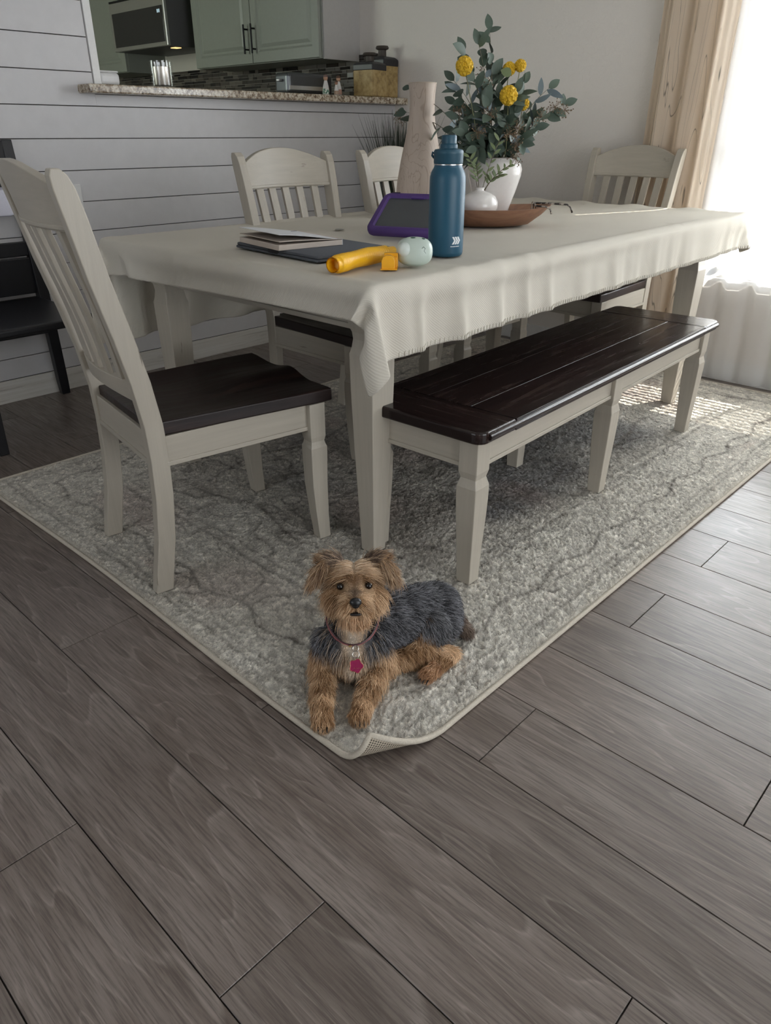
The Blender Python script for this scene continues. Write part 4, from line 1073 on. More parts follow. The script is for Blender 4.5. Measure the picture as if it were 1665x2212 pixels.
# eyeglasses resting on the bowl end
r = empty('eyeglasses', (2.30, 1.70, ZT)); tag(r, 'tortoiseshell eyeglasses hooked over the end of the wooden bowl', 'eyeglasses')
s = N('tortoiseshell'); v = s.coord(); n = s.noise(v, 70, 2); s.set(s.ramp(n, [(0.45, (0.02, 0.014, 0.012)), (0.55, (0.30, 0.26, 0.22))]), 0.25); M_TORT = s.m
E_ = Vector((0.69, -0.725, 0)); Fv = Vector((0.725, 0.69, 0))
def eg(u, w, z): return E_*u+Fv*w+Vector((0, 0, z))
bm = bmesh.new()
tube(bm, [eg(0.190, 0.045, 0.072), eg(0.235, 0.040, 0.071), eg(0.29, 0.035, 0.069), eg(0.312, 0.033, 0.067), eg(0.324, 0.032, 0.058), eg(0.333, 0.032, 0.040)], [0.0028, 0.0034, 0.0042, 0.003, 0.0024, 0.0036], 8)
finish(bm, 'temple', M_TORT, r, smooth=True)
bm = bmesh.new(); tube(bm, [eg(0.178, -0.045, 0.070), eg(0.215, -0.06, 0.067), eg(0.232, -0.060, 0.060), eg(0.238, -0.058, 0.044)], [0.0028, 0.003, 0.0026, 0.0034], 8)
finish(bm, 'temple', M_TORT, r, smooth=True)
for c in (-0.012, 0.030):
    bm = bmesh.new(); tube(bm, [eg(0.185+0.0*k, c+0.019*math.cos(2*PI*k/18), 0.062+0.015*math.sin(2*PI*k/18)) for k in range(18)], 0.0016, 6, closed=True)
    f_ = finish(bm, 'rim', M_TORT, r, smooth=True)
    bm = bmesh.new(); vl = [bm.verts.new(eg(0.185, c+0.0185*math.cos(2*PI*k/18), 0.062+0.0145*math.sin(2*PI*k/18))) for k in range(18)]; bm.faces.new(vl)
    finish(bm, 'lens', M_GLASS, f_)

# tall carved wooden vase
r = empty('wooden_vase', (2.47, 2.145, ZT)); tag(r, 'tall waisted vase of pale grained wood behind the tablet', 'vase')
s = N('pale_grained_wood'); v = s.coord(scale=(9, 9, 2.6)); n = s.noise(v, 1.0, 3, 0.5, 1.4)
rg_ = s.math('FRACT', s.math('MULTIPLY', n, 9.0)); n3 = s.noise(s.coord(scale=(60, 60, 6)), 1.0, 4)
c = s.mix(n3, (0.46, 0.375, 0.31), (0.56, 0.47, 0.40)); c = s.mix(s.ramp(rg_, [(0.0, 0.5), (0.10, 0.0), (0.9, 0.0), (1, 0.5)]), c, (0.24, 0.16, 0.11))
s.set(c, 0.6); s.bump(rg_, 0.06, 0.001)
bm = bmesh.new(); lathe(bm, [(0.096, 0), (0.104, 0.004), (0.103, 0.05), (0.096, 0.12), (0.082, 0.20), (0.066, 0.27), (0.056, 0.32), (0.0505, 0.36), (0.049, 0.395), (0.0505, 0.435), (0.0545, 0.470), (0.050, 0.470), (0.046, 0.43), (0.043, 0.40)], 40)
finish(bm, 'body', s.m, r, smooth=True, sharp=50)
bm = bmesh.new(); lathe(bm, [(0.0550, 0.4685), (0.0552, 0.4715), (0.0495, 0.4725), (0.0485, 0.469)], 40); finish(bm, 'rim', plain('pale_wood_rim', (0.5, 0.42, 0.34), 0.5), r, smooth=True)
# ------------------------------------------------------------------ bouquet
def leaf_mesh(name, L, W, mat, cup=0.15, bendv=0.2):
    bm = bmesh.new(); n = 6; rows = []
    for i in range(n+1):
        t = i/n; w = W*math.sin(PI*t**0.85)**0.8*0.5+0.0004; y = L*t; z = -bendv*L*t*t
        rows.append([bm.verts.new((-w, y, z+cup*w)), bm.verts.new((0, y, z)), bm.verts.new((w, y, z+cup*w))])
    for a, b in zip(rows[:-1], rows[1:]):
        for j in range(2): bm.faces.new((a[j], a[j+1], b[j+1], b[j]))
    me = bpy.data.meshes.new(name); bm.to_mesh(me); bm.free(); me.materials.append(mat); me.shade_smooth(); return me
def leaf_mat(name, c1, c2):
    s = N(name); v = s.coord(); oi = s.n('ShaderNodeObjectInfo'); n = s.noise(v, 40, 3)
    c = s.mix(oi.outputs['Random'], c1, c2); c = s.mix(s.math('MULTIPLY', n, 0.35), c, (0.18, 0.22, 0.20))
    s.set(c, 0.5); return s.m
GL = leaf_mat('eucalyptus_leaf', (0.025, 0.050, 0.030), (0.060, 0.095, 0.060))
GB = leaf_mat('blue_eucalyptus_leaf', (0.07, 0.10, 0.12), (0.20, 0.25, 0.28))
GF = leaf_mat('fresh_green_leaf', (0.10, 0.14, 0.045), (0.16, 0.20, 0.07))
M_STEM = plain('brown_green_stem', (0.10, 0.085, 0.05), 0.7)
LM = [leaf_mesh('leaf', 0.056, 0.030, GL), leaf_mesh('leaf', 0.048, 0.034, GL, 0.25, 0.05), leaf_mesh('leaf', 0.068, 0.022, GL, 0.1, 0.35), leaf_mesh('leaf', 0.06, 0.020, GB, 0.1, 0.15)]
E_ = Vector((0.688, -0.725, 0)); F_ = Vector((0.725, 0.688, 0)); Zv = Vector((0, 0, 1))
q = random.Random(21)
def place_leaf(me, parent, p, d, nrm, s=1.0, name='leaf'):
    y = d.normalized(); x = y.cross(nrm)
    if x.length < 1e-3: x = y.cross(Vector((1, 0, 0)))
    x.normalize(); z = x.cross(y)
    o = bpy.data.objects.new(name, me); COL.objects.link(o); o.parent = parent
    m = Matrix(((x.x, y.x, z.x, p.x), (x.y, y.y, z.y, p.y), (x.z, y.z, z.z, p.z), (0, 0, 0, 1)))
    o.matrix_local = m @ Matrix.Scale(s, 4)
    return o
bq = empty('eucalyptus_bouquet', VB+Vector((0, 0, 0.02))); tag(bq, 'eucalyptus bouquet with yellow globe flowers in the large white vase', 'flowers')
MZ = 0.187
def px(r_, z_, dep=0.0): return E_*r_+F_*dep+Zv*(MZ+z_*0.79)
def branch(end, dep, nl, start=0.25, scale=1.0, kinds=(0, 0, 1, 2, 3), sag=0.0):
    p0 = E_*q.uniform(-0.03, 0.03)+F_*q.uniform(-0.03, 0.03)+Zv*0.05
    p1 = E_*(end[0]*0.25)+F_*(dep*0.3)+Zv*(MZ+0.04+end[1]*0.30); p2 = px(end[0], end[1], dep)
    bz = lambda t: p0*(1-t)**2+p1*2*t*(1-t)+p2*t*t
    pts = [bz(i/10) for i in range(11)]
    bm = bmesh.new(); tube(bm, pts, [0.0022*(1-0.7*i/10) for i in range(11)], 5)
    finish(bm, 'stem', M_STEM, bq, smooth=True)
    nl += 3
    for k in range(nl):
        t = start+(1-start)*(k+0.6)/nl; p = bz(min(t, 1)); tan = (bz(min(t+0.02, 1.02))-bz(t-0.02)).normalized()
        side = tan.cross(Vector((q.uniform(-1, 1), q.uniform(-1, 1), q.uniform(-0.6, 0.6)))).normalized()
        d = tan*q.uniform(0.3, 0.9)+side*q.uniform(0.6, 1.0)
        nrm = -F_*q.uniform(0.2, 1.0)+Zv*q.uniform(-0.2, 0.9)+E_*q.uniform(-0.6, 0.6)
        place_leaf(LM[q.choice(kinds)], bq, p, d, nrm, scale*q.uniform(0.85, 1.3))
    place_leaf(LM[0], bq, bz(0.99), (bz(1)-bz(0.93)), -F_+Zv*0.3, scale*0.9)
for end, dep, nl in [((-0.045, 0.50), 0.02, 8), ((-0.13, 0.42), 0.0, 6), ((-0.085, 0.44), -0.03, 7), ((0.18, 0.28), 0.03, 6), ((0.235, 0.215), 0.0, 6), ((0.13, 0.12), -0.04, 6), ((0.15, 0.17), 0.06, 6), ((-0.155, 0.27), 0.03, 8), ((-0.145, 0.16), -0.02, 8), ((-0.33, 0.20), 0.42, 7), ((-0.31, 0.30), 0.42, 5), ((-0.10, 0.30), -0.06, 8), ((0.0, 0.33), 0.05, 8), ((0.05, 0.26), -0.05, 8), ((0.09, 0.30), 0.05, 7), ((-0.05, 0.20), -0.09, 8), ((0.02, 0.14), -0.10, 8), ((-0.12, 0.10), -0.06, 8), ((0.08, 0.06), -0.07, 6), ((-0.15, 0.22), 0.07, 7), ((0.0, 0.24), 0.0, 8), ((-0.02, 0.05), -0.085, 6), ((-0.08, 0.04), -0.08, 6), ((0.055, 0.18), -0.03, 7), ((-0.14, 0.06), -0.01, 8), ((-0.12, 0.0), -0.03, 6), ((-0.15, 0.11), 0.06, 8), ((-0.10, 0.02), 0.0, 7), ((-0.16, 0.31), 0.04, 6)]:
    branch(end, dep, nl)
# globe flowers
bm = bmesh.new(); bmesh.ops.create_icosphere(bm, subdivisions=4, radius=1.0)
rr = random.Random(2)
for vv in bm.verts: vv.co *= rr.choice((0.86, 0.88, 1.0, 1.03))
globe = bpy.data.meshes.new('globe_flower'); bm.to_mesh(globe); bm.free()
s = N('yellow_globe'); gi = s.n('ShaderNodeNewGeometry'); v = s.coord(); n = s.noise(v, 9, 2)
s.set(s.ramp(n, [(0.3, (0.42, 0.24, 0.008)), (0.6, (0.66, 0.42, 0.015))]), 0.7); globe.materials.append(s.m)
for k, (a, b, dep, rad) in enumerate([(-0.132, 0.355, -0.06, 0.030), (0.033, 0.352, 0.03, 0.023), (0.070, 0.364, 0.02, 0.0205), (0.023, 0.245, -0.07, 0.031), (0.089, 0.217, 0.02, 0.023)]):
    g = new_obj('globe_flower', globe, None, bq); p = px(a, b, dep); g.location = p; g.scale = (rad,)*3; g.rotation_euler = (k, k*2, k*3)
    p0 = Zv*0.06+E_*(0.02*(k-2)); mid = (p0+p)/2+E_*0.01
    bm = bmesh.new(); tube(bm, [p0, mid, p], [0.0016]*3, 5); finish(bm, 'flower_stem', plain('pale_stem', (0.22, 0.22, 0.11), 0.7), bq, smooth=True)
place_leaf(LM[1], bq, px(0.035, 0.325, -0.02), E_*-0.8+Zv*0.4, -F_+Zv*0.4, 0.9).data = leaf_mesh('leaf', 0.045, 0.036, GF)
# seed clusters
bm = bmesh.new(); rr = random.Random(5)
for k in range(34):
    d = Vector((rr.gauss(0, 1), rr.gauss(0, 1), rr.gauss(0, 1))).normalized(); L = rr.uniform(0.016, 0.032); p = d*L
    tube(bm, [Vector((0, 0, 0)), p*0.5+Vector((0, 0, 0.002)), p], [0.0005, 0.0005, 0.0004], 3)
    bmesh.ops.create_icosphere(bm, subdivisions=1, radius=0.0024, matrix=Matrix.Translation(p))
seed = bpy.data.meshes.new('seed_cluster'); bm.to_mesh(seed); bm.free(); seed.materials.append(plain('brown_seed', (0.16, 0.105, 0.06), 0.7))
for k, (a, b, dep) in enumerate([(0.03, 0.095, -0.10), (0.06, 0.12, -0.07), (0.125, 0.13, -0.02), (0.155, 0.165, 0.0), (0.20, 0.205, 0.0), (0.235, 0.19, 0.0), (0.06, 0.05, -0.07), (-0.075, 0.10, -0.09), (-0.055, 0.29, -0.02), (-0.06, 0.33, 0.02), (-0.04, 0.17, -0.08), (-0.34, 0.17, 0.42), (0.065, 0.0, -0.07), (-0.14, 0.19, 0.0)]):
    o = new_obj('seed_cluster', seed, None, bq); o.location = px(a, b, dep); o.rotation_euler = (k, k*1.7, k*0.6); o['kind'] = 'stuff'
# sprigs in the small vase
SPL = leaf_mesh('leaf', 0.026, 0.008, GF, 0.2, 0.1)
for k, (lab, ends) in enumerate((('green leafy sprig leaning left in the small bud vase', [(-0.045, 0.10), (-0.02, 0.075)]), ('taller green leafy sprig leaning right in the small bud vase', [(0.055, 0.15), (0.10, 0.075), (0.08, 0.045)]))):
    sp = empty('leafy_sprig', VS+Vector((0, 0, 0.05))); tag(sp, lab, 'plant', 'sprigs in the bud vase')
    for end in ends:
        p0 = Vector((0, 0, 0)); p1 = E_*end[0]*0.2+Zv*0.10; p2 = E_*end[0]+Zv*(0.062+end[1])-F_*0.02
        bz = lambda t: p0*(1-t)**2+p1*2*t*(1-t)+p2*t*t
        bm = bmesh.new(); tube(bm, [bz(i/8) for i in range(9)], [0.0012]*9, 4); finish(bm, 'stem', M_STEM, sp)
        for i in range(9):
            t = 0.5+0.5*i/8; p = bz(t); tan = (bz(t+0.01)-bz(t-0.01)).normalized(); sd = E_*(1 if i % 2 else -1)
            place_leaf(SPL, sp, p, tan*0.8+sd*0.8+F_*q.uniform(-0.4, 0.4), -F_+Zv*0.4, q.uniform(0.8, 1.25))

# ------------------------------------------------------------------ dog
AV = Vector((-0.683, -0.730, 0)); RV = Vector((0.730, -0.683, 0)); DO = Vector((0.900, 0.955, 0.0105))
def D(r_, f_, z_): return DO+RV*r_+AV*f_+Vector((0, 0, z_))
hp = math.radians(24)
HF = AV*math.cos(hp)+Zv*math.sin(hp); HU = -AV*math.sin(hp)+Zv*math.cos(hp); HC = D(0.007, 0.0, 0.230)
def Hd(r_, u_, f_): return HC+RV*r_+HU*u_+HF*f_
prims = []      # (tag, centre, 3x3 axes scaled)
def ell(tag_, c, ax, rad):
    M = Matrix((ax[0]*rad[0], ax[1]*rad[1], ax[2]*rad[2])).transposed(); prims.append((tag_, c, M))
def limb(tag_, a, b, ra, rb, n=5):
    d = (b-a); x = d.normalized(); y = x.cross(Zv)
    if y.length < 0.1: y = x.cross(RV)
    y.normalize(); z = x.cross(y); st_ = d.length/n
    for i in range(n+1):
        t = i/n; rd = ra+(rb-ra)*t; ell(tag_, a+d*t, (x, y, z), (max(rd, st_*0.75), rd, rd))
HX = (RV, HU, HF); BX = (RV, AV, Zv)
ell('skull', Hd(0, 0.006, 0), HX, (0.050, 0.046, 0.050)); ell('skull', Hd(0, 0.014, 0.018), HX, (0.036, 0.030, 0.032))
ell('cheek', Hd(-0.030, -0.018, 0.008), HX, (0.028, 0.030, 0.034)); ell('cheek', Hd(0.030, -0.018, 0.008), HX, (0.028, 0.030, 0.034))
ell('muzzle', Hd(0, -0.020, 0.052), HX, (0.026, 0.020, 0.034)); ell('muzzle', Hd(-0.013, -0.032, 0.056), HX, (0.018, 0.017, 0.024)); ell('muzzle', Hd(0.013, -0.032, 0.056), HX, (0.018, 0.017, 0.024))
ell('beard', Hd(0, -0.052, 0.046), HX, (0.027, 0.016, 0.027))
for s_ in (-1, 1):
    e_up = (HU*0.93+RV*s_*0.35).normalized(); e_out = (RV*s_*0.93-HU*0.36).normalized(); e_n = HF
    ell('ear', Hd(s_*0.040, 0.040, -0.006), (e_out, e_up, e_n), (0.026, 0.034, 0.011))
    ell('ear', Hd(s_*0.050, 0.058, -0.002), ((RV*s_*0.8+HU*0.1).normalized(), HU, HF), (0.024, 0.014, 0.013))
    f_dn = (RV*s_*0.62-HU*0.78).normalized(); f_sd = f_dn.cross(HF).normalized()
    ell('eartip', Hd(s_*0.070, 0.038, 0.008), (f_dn, f_sd, HF), (0.028, 0.016, 0.008))
    ell('eartip', Hd(s_*0.080, 0.024, 0.010), (f_dn, f_sd, HF), (0.020, 0.011, 0.007))
limb('neck', Hd(0, -0.02, -0.022), D(0.004, -0.028, 0.125), 0.042, 0.055, 4)
ell('chest', D(0.0, 0.010, 0.088), BX, (0.056, 0.050, 0.070)); ell('chest', D(0.0, 0.030, 0.075), BX, (0.040, 0.036, 0.046))
for t in range(6):
    f = t/5; c = D(0.010+0.185*f, -0.035-0.088*f+0.012*math.sin(PI*f), 0.100-0.022*f+0.012*math.sin(PI*f))
    ax = (RV*0.9-AV*0.43).normalized(); ell('torso', c, (ax, Vector((-ax.y, ax.x, 0)), Zv), (0.066, 0.062-0.004*f, 0.070-0.006*f))
ell('rump', D(0.205, -0.100, 0.068), BX, (0.054, 0.050, 0.062))
# forelegs
for s_, elb, wr_, paw in ((-1, D(-0.066, 0.022, 0.034), D(-0.070, 0.132, 0.022), D(-0.066, 0.172, 0.015)), (1, D(0.064, 0.018, 0.034), D(0.024, 0.118, 0.022), D(0.010, 0.160, 0.015))):
    limb('upperarm', D(s_*0.046, 0.0, 0.088), elb, 0.034, 0.026, 4)
    limb('foreleg', elb, wr_, 0.023, 0.0185, 6)
    limb('paw', wr_, paw, 0.019, 0.0185, 3)
# hind leg nearer the viewer, folded on the rug
ell('thigh', D(0.178, -0.052, 0.066), BX, (0.046, 0.036, 0.058)); ell('thigh', D(0.170, -0.040, 0.045), BX, (0.042, 0.030, 0.036))
limb('shank', D(0.168, -0.018, 0.040), D(0.228, -0.020, 0.024), 0.024, 0.016, 4)
limb('hindfoot', D(0.228, -0.018, 0.022), D(0.186, 0.022, 0.018), 0.0165, 0.015, 4); limb('hindpaw', D(0.186, 0.022, 0.018), D(0.166, 0.040, 0.0155), 0.016, 0.0165, 2)
limb('farleg', D(0.10, 0.0, 0.022), D(0.15, -0.02, 0.03), 0.02, 0.03, 3)
limb('tail', D(0.238, -0.112, 0.068), D(0.276, -0.100, 0.026), 0.021, 0.014, 5)
bm = bmesh.new()
for tg, c, M in prims:
    bmesh.ops.create_icosphere(bm, subdivisions=3, radius=1.0, matrix=Matrix.Translation(c) @ M.to_4x4())
bmesh.ops.recalc_face_normals(bm, faces=bm.faces)
tme = bpy.data.meshes.new('dog_tmp'); bm.to_mesh(tme); bm.free()
to = bpy.data.objects.new('dog_tmp', tme); COL.objects.link(to)
m_ = to.modifiers.new('r', 'REMESH'); m_.mode = 'VOXEL'; m_.voxel_size = 0.0038
m_ = to.modifiers.new('s', 'SMOOTH'); m_.factor = 0.5; m_.iterations = 6
dg = bpy.context.evaluated_depsgraph_get(); dme = bpy.data.meshes.new_from_object(to.evaluated_get(dg)); bpy.data.objects.remove(to); bpy.data.meshes.remove(tme)
dme.name = 'dog'; dme.materials.clear()
nv_ = len(dme.vertices); co = np.zeros(nv_*3, np.float32); dme.vertices.foreach_get('co', co); co = co.reshape(-1, 3).astype(float)
co[:, 2] = np.maximum(co[:, 2], 0.0095); dme.vertices.foreach_set('co', co.astype(np.float32).ravel()); dme.update()
PT = [p[0] for p in prims]; PC = np.array([p[1][:] for p in prims]); PI_ = np.array([np.linalg.inv(np.array(p[2])) for p in prims])
def part_of(Pp):
    best = np.full(len(Pp), 1e9); idx = np.zeros(len(Pp), int)
    for k in range(len(prims)):
        d = np.linalg.norm((Pp-PC[k]) @ PI_[k].T, axis=1); m = d < best; best[m] = d[m]; idx[m] = k
    return np.array(PT)[idx]
npv = lambda v: np.array(v[:])
def dogcoords(Pp):
    rel = Pp-npv(DO); h = Pp-npv(HC)
    return rel @ npv(RV), rel @ npv(AV), rel[:, 2], h @ npv(RV), h @ npv(HU), h @ npv(HF)
TAN, LTAN, DBR, BLK, SIL, CRM, GRY, RED = (np.array(c) for c in ((0.39, 0.215, 0.10), (0.60, 0.43, 0.275), (0.15, 0.075, 0.035), (0.026, 0.027, 0.032), (0.165, 0.165, 0.178), (0.66, 0.56, 0.45), (0.075, 0.074, 0.080), (0.36, 0.17, 0.085)))
def fur_colour(Pp, tg, rnd):
    n = len(Pp); C = np.tile(TAN, (n, 1)); r_, f_, z_, hr, hu, hf = dogcoords(Pp)
    big = vnoise(Pp[:, 0]*1.0+Pp[:, 2], Pp[:, 1], 45, 31)
    mixc = lambda a, b, k: a*(1-k[:, None])+b*k[:, None]
    C = mixc(np.tile(TAN, (n, 1)), np.tile(LTAN, (n, 1)), np.clip(rnd*0.9+big*1.1-0.55, 0, 1))
    head = np.isin(tg, ['skull', 'cheek', 'muzzle', 'beard'])
    k = head*np.exp(-((hr)/0.016)**2-((hu-0.020)/0.022)**2)*0.75; C = mixc(C, np.tile(DBR, (n, 1)), k)
    k = np.isin(tg, ['muzzle', 'skull'])*np.exp(-((hr)/0.010)**2-((hu+0.004)/0.014)**2)*0.7; C = mixc(C, np.tile(np.array([0.07, 0.055, 0.05]), (n, 1)), k)
    k = (tg == 'skull')*np.clip((hu-0.03)/0.02, 0, 1)*0.5*(rnd > 0.3); C = mixc(C, np.tile(CRM*0.85, (n, 1)), k)
    for s_ in (-1, 1):
        k = head*np.exp(-((hr-s_*0.030)/0.013)**2-((hu-0.014)/0.012)**2)*0.8; C = mixc(C, np.tile(np.array([0.05, 0.03, 0.02]), (n, 1)), k)
    k = np.isin(tg, ['beard', 'muzzle'])*np.clip((-hu-0.035)/0.02, 0, 1)*0.35; C = mixc(C, np.tile(RED, (n, 1)), k)
    ear = np.isin(tg, ['ear', 'eartip']); k = ear*(0.25+0.55*(rnd > 0.45)); C = mixc(C, np.tile(np.array([0.16, 0.105, 0.07]), (n, 1)), k)
    inner = (tg == 'ear')*(np.abs(hr) < 0.055)*(hf > -0.008)*0.75; C = mixc(C, np.tile(np.array([0.07, 0.05, 0.045]), (n, 1)), inner)
    dark = np.where(rnd[:, None] > 0.60, SIL, np.where(rnd[:, None] > 0.35, GRY, BLK))
    body = np.isin(tg, ['torso', 'rump', 'neck']).astype(float)
    low = (tg == 'torso')*np.clip((0.045-z_)/0.02, 0, 1)
    k = body*(1-low*0.8); C = mixc(C, dark, k)
    k = (tg == 'chest')*(np.clip((z_-0.070)/0.02, 0, 1))*np.clip((np.abs(r_)-0.014)/0.014, 0, 1); C = mixc(C, dark, k)
    k = np.isin(tg, ['chest', 'neck'])*np.exp(-(r_/0.019)**2)*(f_ > 0.0)*0.9; C = mixc(C, np.tile(CRM, (n, 1)), k)
    k = (tg == 'upperarm')*np.clip((z_-0.072)/0.02, 0, 1); C = mixc(C, dark, k)
    k = (tg == 'thigh')*np.clip((r_-0.160+0.5*(z_-0.05)+0.03*(big-0.5)+0.02*(rnd-0.5))/0.03, 0, 1)*np.clip((z_-0.03)/0.03, 0, 1); C = mixc(C, dark*0.9+0.03, k)
    k = (tg == 'tail').astype(float)*0.85; C = mixc(C, np.tile(np.array([0.06, 0.045, 0.042]), (n, 1)), k)
    k = np.isin(tg, ['hindpaw']).astype(float)*0.5; C = mixc(C, np.tile(RED, (n, 1)), k)
    return C*(0.55+0.55*rnd+0.55*big)[:, None]
tgv = part_of(co)
cv_ = fur_colour(co, tgv, np.full(nv_, 0.4))*0.6
ca = dme.color_attributes.new('coat', 'FLOAT_COLOR', 'POINT'); ca.data.foreach_set('color', np.concatenate([cv_, np.ones((nv_, 1))], 1).astype(np.float32).ravel())
s = N('dog_undercoat'); at = s.n('ShaderNodeAttribute', attribute_name='coat'); s.set(at.outputs['Color'], 0.9, spec=0.1); n = s.noise(s.coord(), 300, 3); s.bump(n, 0.5, 0.003)
dog = new_obj('dog', dme, s.m, smooth=True); tag(dog, 'small tan and charcoal terrier lying on the rug corner, facing us', 'dog')
# fur strands
NC = D(0.002, -0.004, 0.160); nax = (Hd(0, -0.02, -0.022)-D(0.004, -0.028, 0.125)).normalized(); cf = (AV-nax*AV.dot(nax)).normalized(); cs2 = nax.cross(cf)
nax2 = (nax*0.86+AV*0.50).normalized(); cf = (AV-nax2*AV.dot(nax2)).normalized(); cs2 = nax2.cross(cf)
dme.calc_loop_triangles(); nt = len(dme.loop_triangles); tri = np.zeros(nt*3, np.int32); dme.loop_triangles.foreach_get('vertices', tri); tri = tri.reshape(-1, 3)
vn = np.zeros(nv_*3, np.float32); dme.vertices.foreach_get('normal', vn); vn = vn.reshape(-1, 3)
A_, B_, C_ = co[tri[:, 0]], co[tri[:, 1]], co[tri[:, 2]]
area = np.linalg.norm(np.cross(B_-A_, C_-A_), axis=1)/2
dens = np.where(np.isin(part_of((A_+B_+C_)/3), ['skull', 'cheek', 'muzzle', 'beard', 'ear', 'eartip']), 1.7, 1.0)
NH = 52000
pick = RNG.choice(nt, NH, p=area*dens/(area*dens).sum()); w = RNG.dirichlet((1, 1, 1), NH)
root = A_[pick]*w[:, :1]+B_[pick]*w[:, 1:2]+C_[pick]*w[:, 2:]; nor = vn[tri[pick, 0]]*w[:, :1]+vn[tri[pick, 1]]*w[:, 1:2]+vn[tri[pick, 2]]*w[:, 2:]; nor /= np.linalg.norm(nor, axis=1)[:, None]+1e-9
EYES = [Hd(-0.0300, 0.0085, 0.0440), Hd(0.0300, 0.0085, 0.0440)]; NOSE = Hd(0.001, -0.0175, 0.0865); MOUTH = Hd(0.001, -0.0440, 0.0755)
keep = np.ones(NH, bool)
for p, rd in ((EYES[0], 0.0115), (EYES[1], 0.0115), (NOSE, 0.0125)): keep &= np.linalg.norm(root-npv(p), axis=1) > rd
dm = root-npv(MOUTH); keep &= ~((np.abs(dm @ npv(RV)) < 0.014) & (np.abs(dm @ npv(HU)) < 0.006) & (dm @ npv(HF) > -0.02))
keep &= (root[:, 2] > 0.0125)
root, nor = root[keep], nor[keep]; NH = len(root)
tg = part_of(root); rnd = RNG.random(NH); r_, f_, z_, hr, hu, hf = dogcoords(root)
lock = vnoise(root[:, 0]*1.3+root[:, 2]*0.9, root[:, 1]*1.3-root[:, 2]*0.7, 110, 41)-0.5; lock2 = vnoise(root[:, 1]+root[:, 2], root[:, 0]-root[:, 2], 90, 42)-0.5
comb = np.zeros((NH, 3)); length = np.full(NH, 0.018); lift = np.full(NH, 0.45)
RVn, AVn, Zn, HUn, HFn = npv(RV), npv(AV), np.array([0, 0, 1.0]), npv(HU), npv(HF)
sg = np.sign(hr+1e-6)[:, None]
def setp(names, cmb, ln, lf):
    m = np.isin(tg, names)
    comb[m] = (cmb[m] if cmb.ndim == 2 else cmb); length[m] = ln; lift[m] = lf
one = np.ones((NH, 1))
spine = (RVn*0.90-AVn*0.43)
setp(['torso', 'rump'], one*(spine*0.75-Zn*0.55), 0.024, 0.30)
setp(['neck'], one*(spine*0.35-Zn*0.95)+sg*RVn*0.25, 0.026, 0.35)
setp(['chest', 'upperarm'], one*(-Zn*1.0+AVn*0.30)+sg*RVn*0.15, 0.029, 0.60)
setp(['foreleg'], one*(AVn*0.75-Zn*0.45), 0.022, 0.55); setp(['paw'], one*(AVn*0.9-Zn*0.3), 0.018, 0.5)
setp(['thigh', 'shank', 'farleg'], one*(-Zn*0.9+RVn*0.35), 0.021, 0.40); setp(['hindfoot', 'hindpaw'], one*(AVn*0.6-RVn*0.4-Zn*0.2), 0.014, 0.5)
setp(['tail'], one*(RVn*0.6-Zn*0.8), 0.020, 0.4)
setp(['skull'], sg*RVn*0.95-one*HUn*0.45-one*HFn*0.20, 0.030, 0.34)
setp(['cheek'], sg*RVn*0.55-one*HUn*0.85-one*HFn*0.15, 0.029, 0.42)
setp(['muzzle'], sg*RVn*0.70-one*HUn*0.75-one*HFn*0.30, 0.018, 0.45)
setp(['beard'], sg*RVn*0.25-one*HUn*1.0+one*HFn*0.15, 0.026, 0.35)
setp(['ear'], sg*RVn*0.75+one*HUn*0.25, 0.020, 0.25); setp(['eartip'], sg*RVn*0.45-one*HUn*0.9, 0.024, 0.25)
br_ = np.isin(tg, ['skull', 'muzzle']) & (np.abs(hr) < 0.013) & (hu > -0.018) & (hu < 0.034) & (hf > 0.02)
comb[br_] = (sg*RVn*0.5+HUn*0.7)[br_]; length[br_] = 0.010; lift[br_] = 0.35
for p in EYES:
    ne = np.linalg.norm(root-npv(p), axis=1) < 0.020; dd = root-npv(p); comb[ne] = dd[ne]/(np.linalg.norm(dd[ne], axis=1)[:, None]+1e-6)+sg[ne]*RVn*0.6; length[ne] = 0.009; lift[ne] = 0.25
pc_ = (root-npv(NC)) @ npv(nax2); fr_ = (root-npv(NC)) @ npv(cf)
band = np.isin(tg, ['neck', 'chest']) & (pc_ > -0.010) & (pc_ < 0.030) & (fr_ > -0.02); length[band] = 0.006; lift[band] = 0.1
comb += RVn*lock[:, None]*0.9+Zn*lock2[:, None]*0.6
comb -= nor*np.sum(comb*nor, 1)[:, None]; comb /= np.linalg.norm(comb, axis=1)[:, None]+1e-6
wisp = np.isin(tg, ['skull', 'cheek', 'eartip', 'ear', 'muzzle', 'beard', 'chest', 'foreleg']) & (RNG.random(NH) < 0.16) & (length > 0.012); length[wisp] *= 1.45; lift[wisp] += 0.12
length *= RNG.uniform(0.65, 1.25, NH); KP = 7
d0 = nor*(lift+0.25*RNG.random(NH))[:, None]+comb*0.75+RNG.normal(0, 0.14, (NH, 3)); d0 /= np.linalg.norm(d0, axis=1)[:, None]
d1 = comb*1.0+nor*0.06-Zn*0.30+RNG.normal(0, 0.16, (NH, 3)); d1 /= np.linalg.norm(d1, axis=1)[:, None]
pts = np.zeros((NH, KP, 3)); cur = root-nor*0.001; pts[:, 0] = cur
side = np.cross(comb, nor); ph = RNG.random(NH)*6.28+lock*9
for k in range(1, KP):
    t = (k-0.5)/(KP-1); d = d0*(1-t)+d1*t; d /= np.linalg.norm(d, axis=1)[:, None]
    cur = cur+d*(length/(KP-1))[:, None]; pts[:, k] = cur+side*(0.0016*np.sin(ph+k*1.1)*t)[:, None]
pts[:, :, 2] = np.maximum(pts[:, :, 2], 0.0135)
hc = bpy.data.hair_curves.new('fur'); hc.add_curves([KP]*NH)
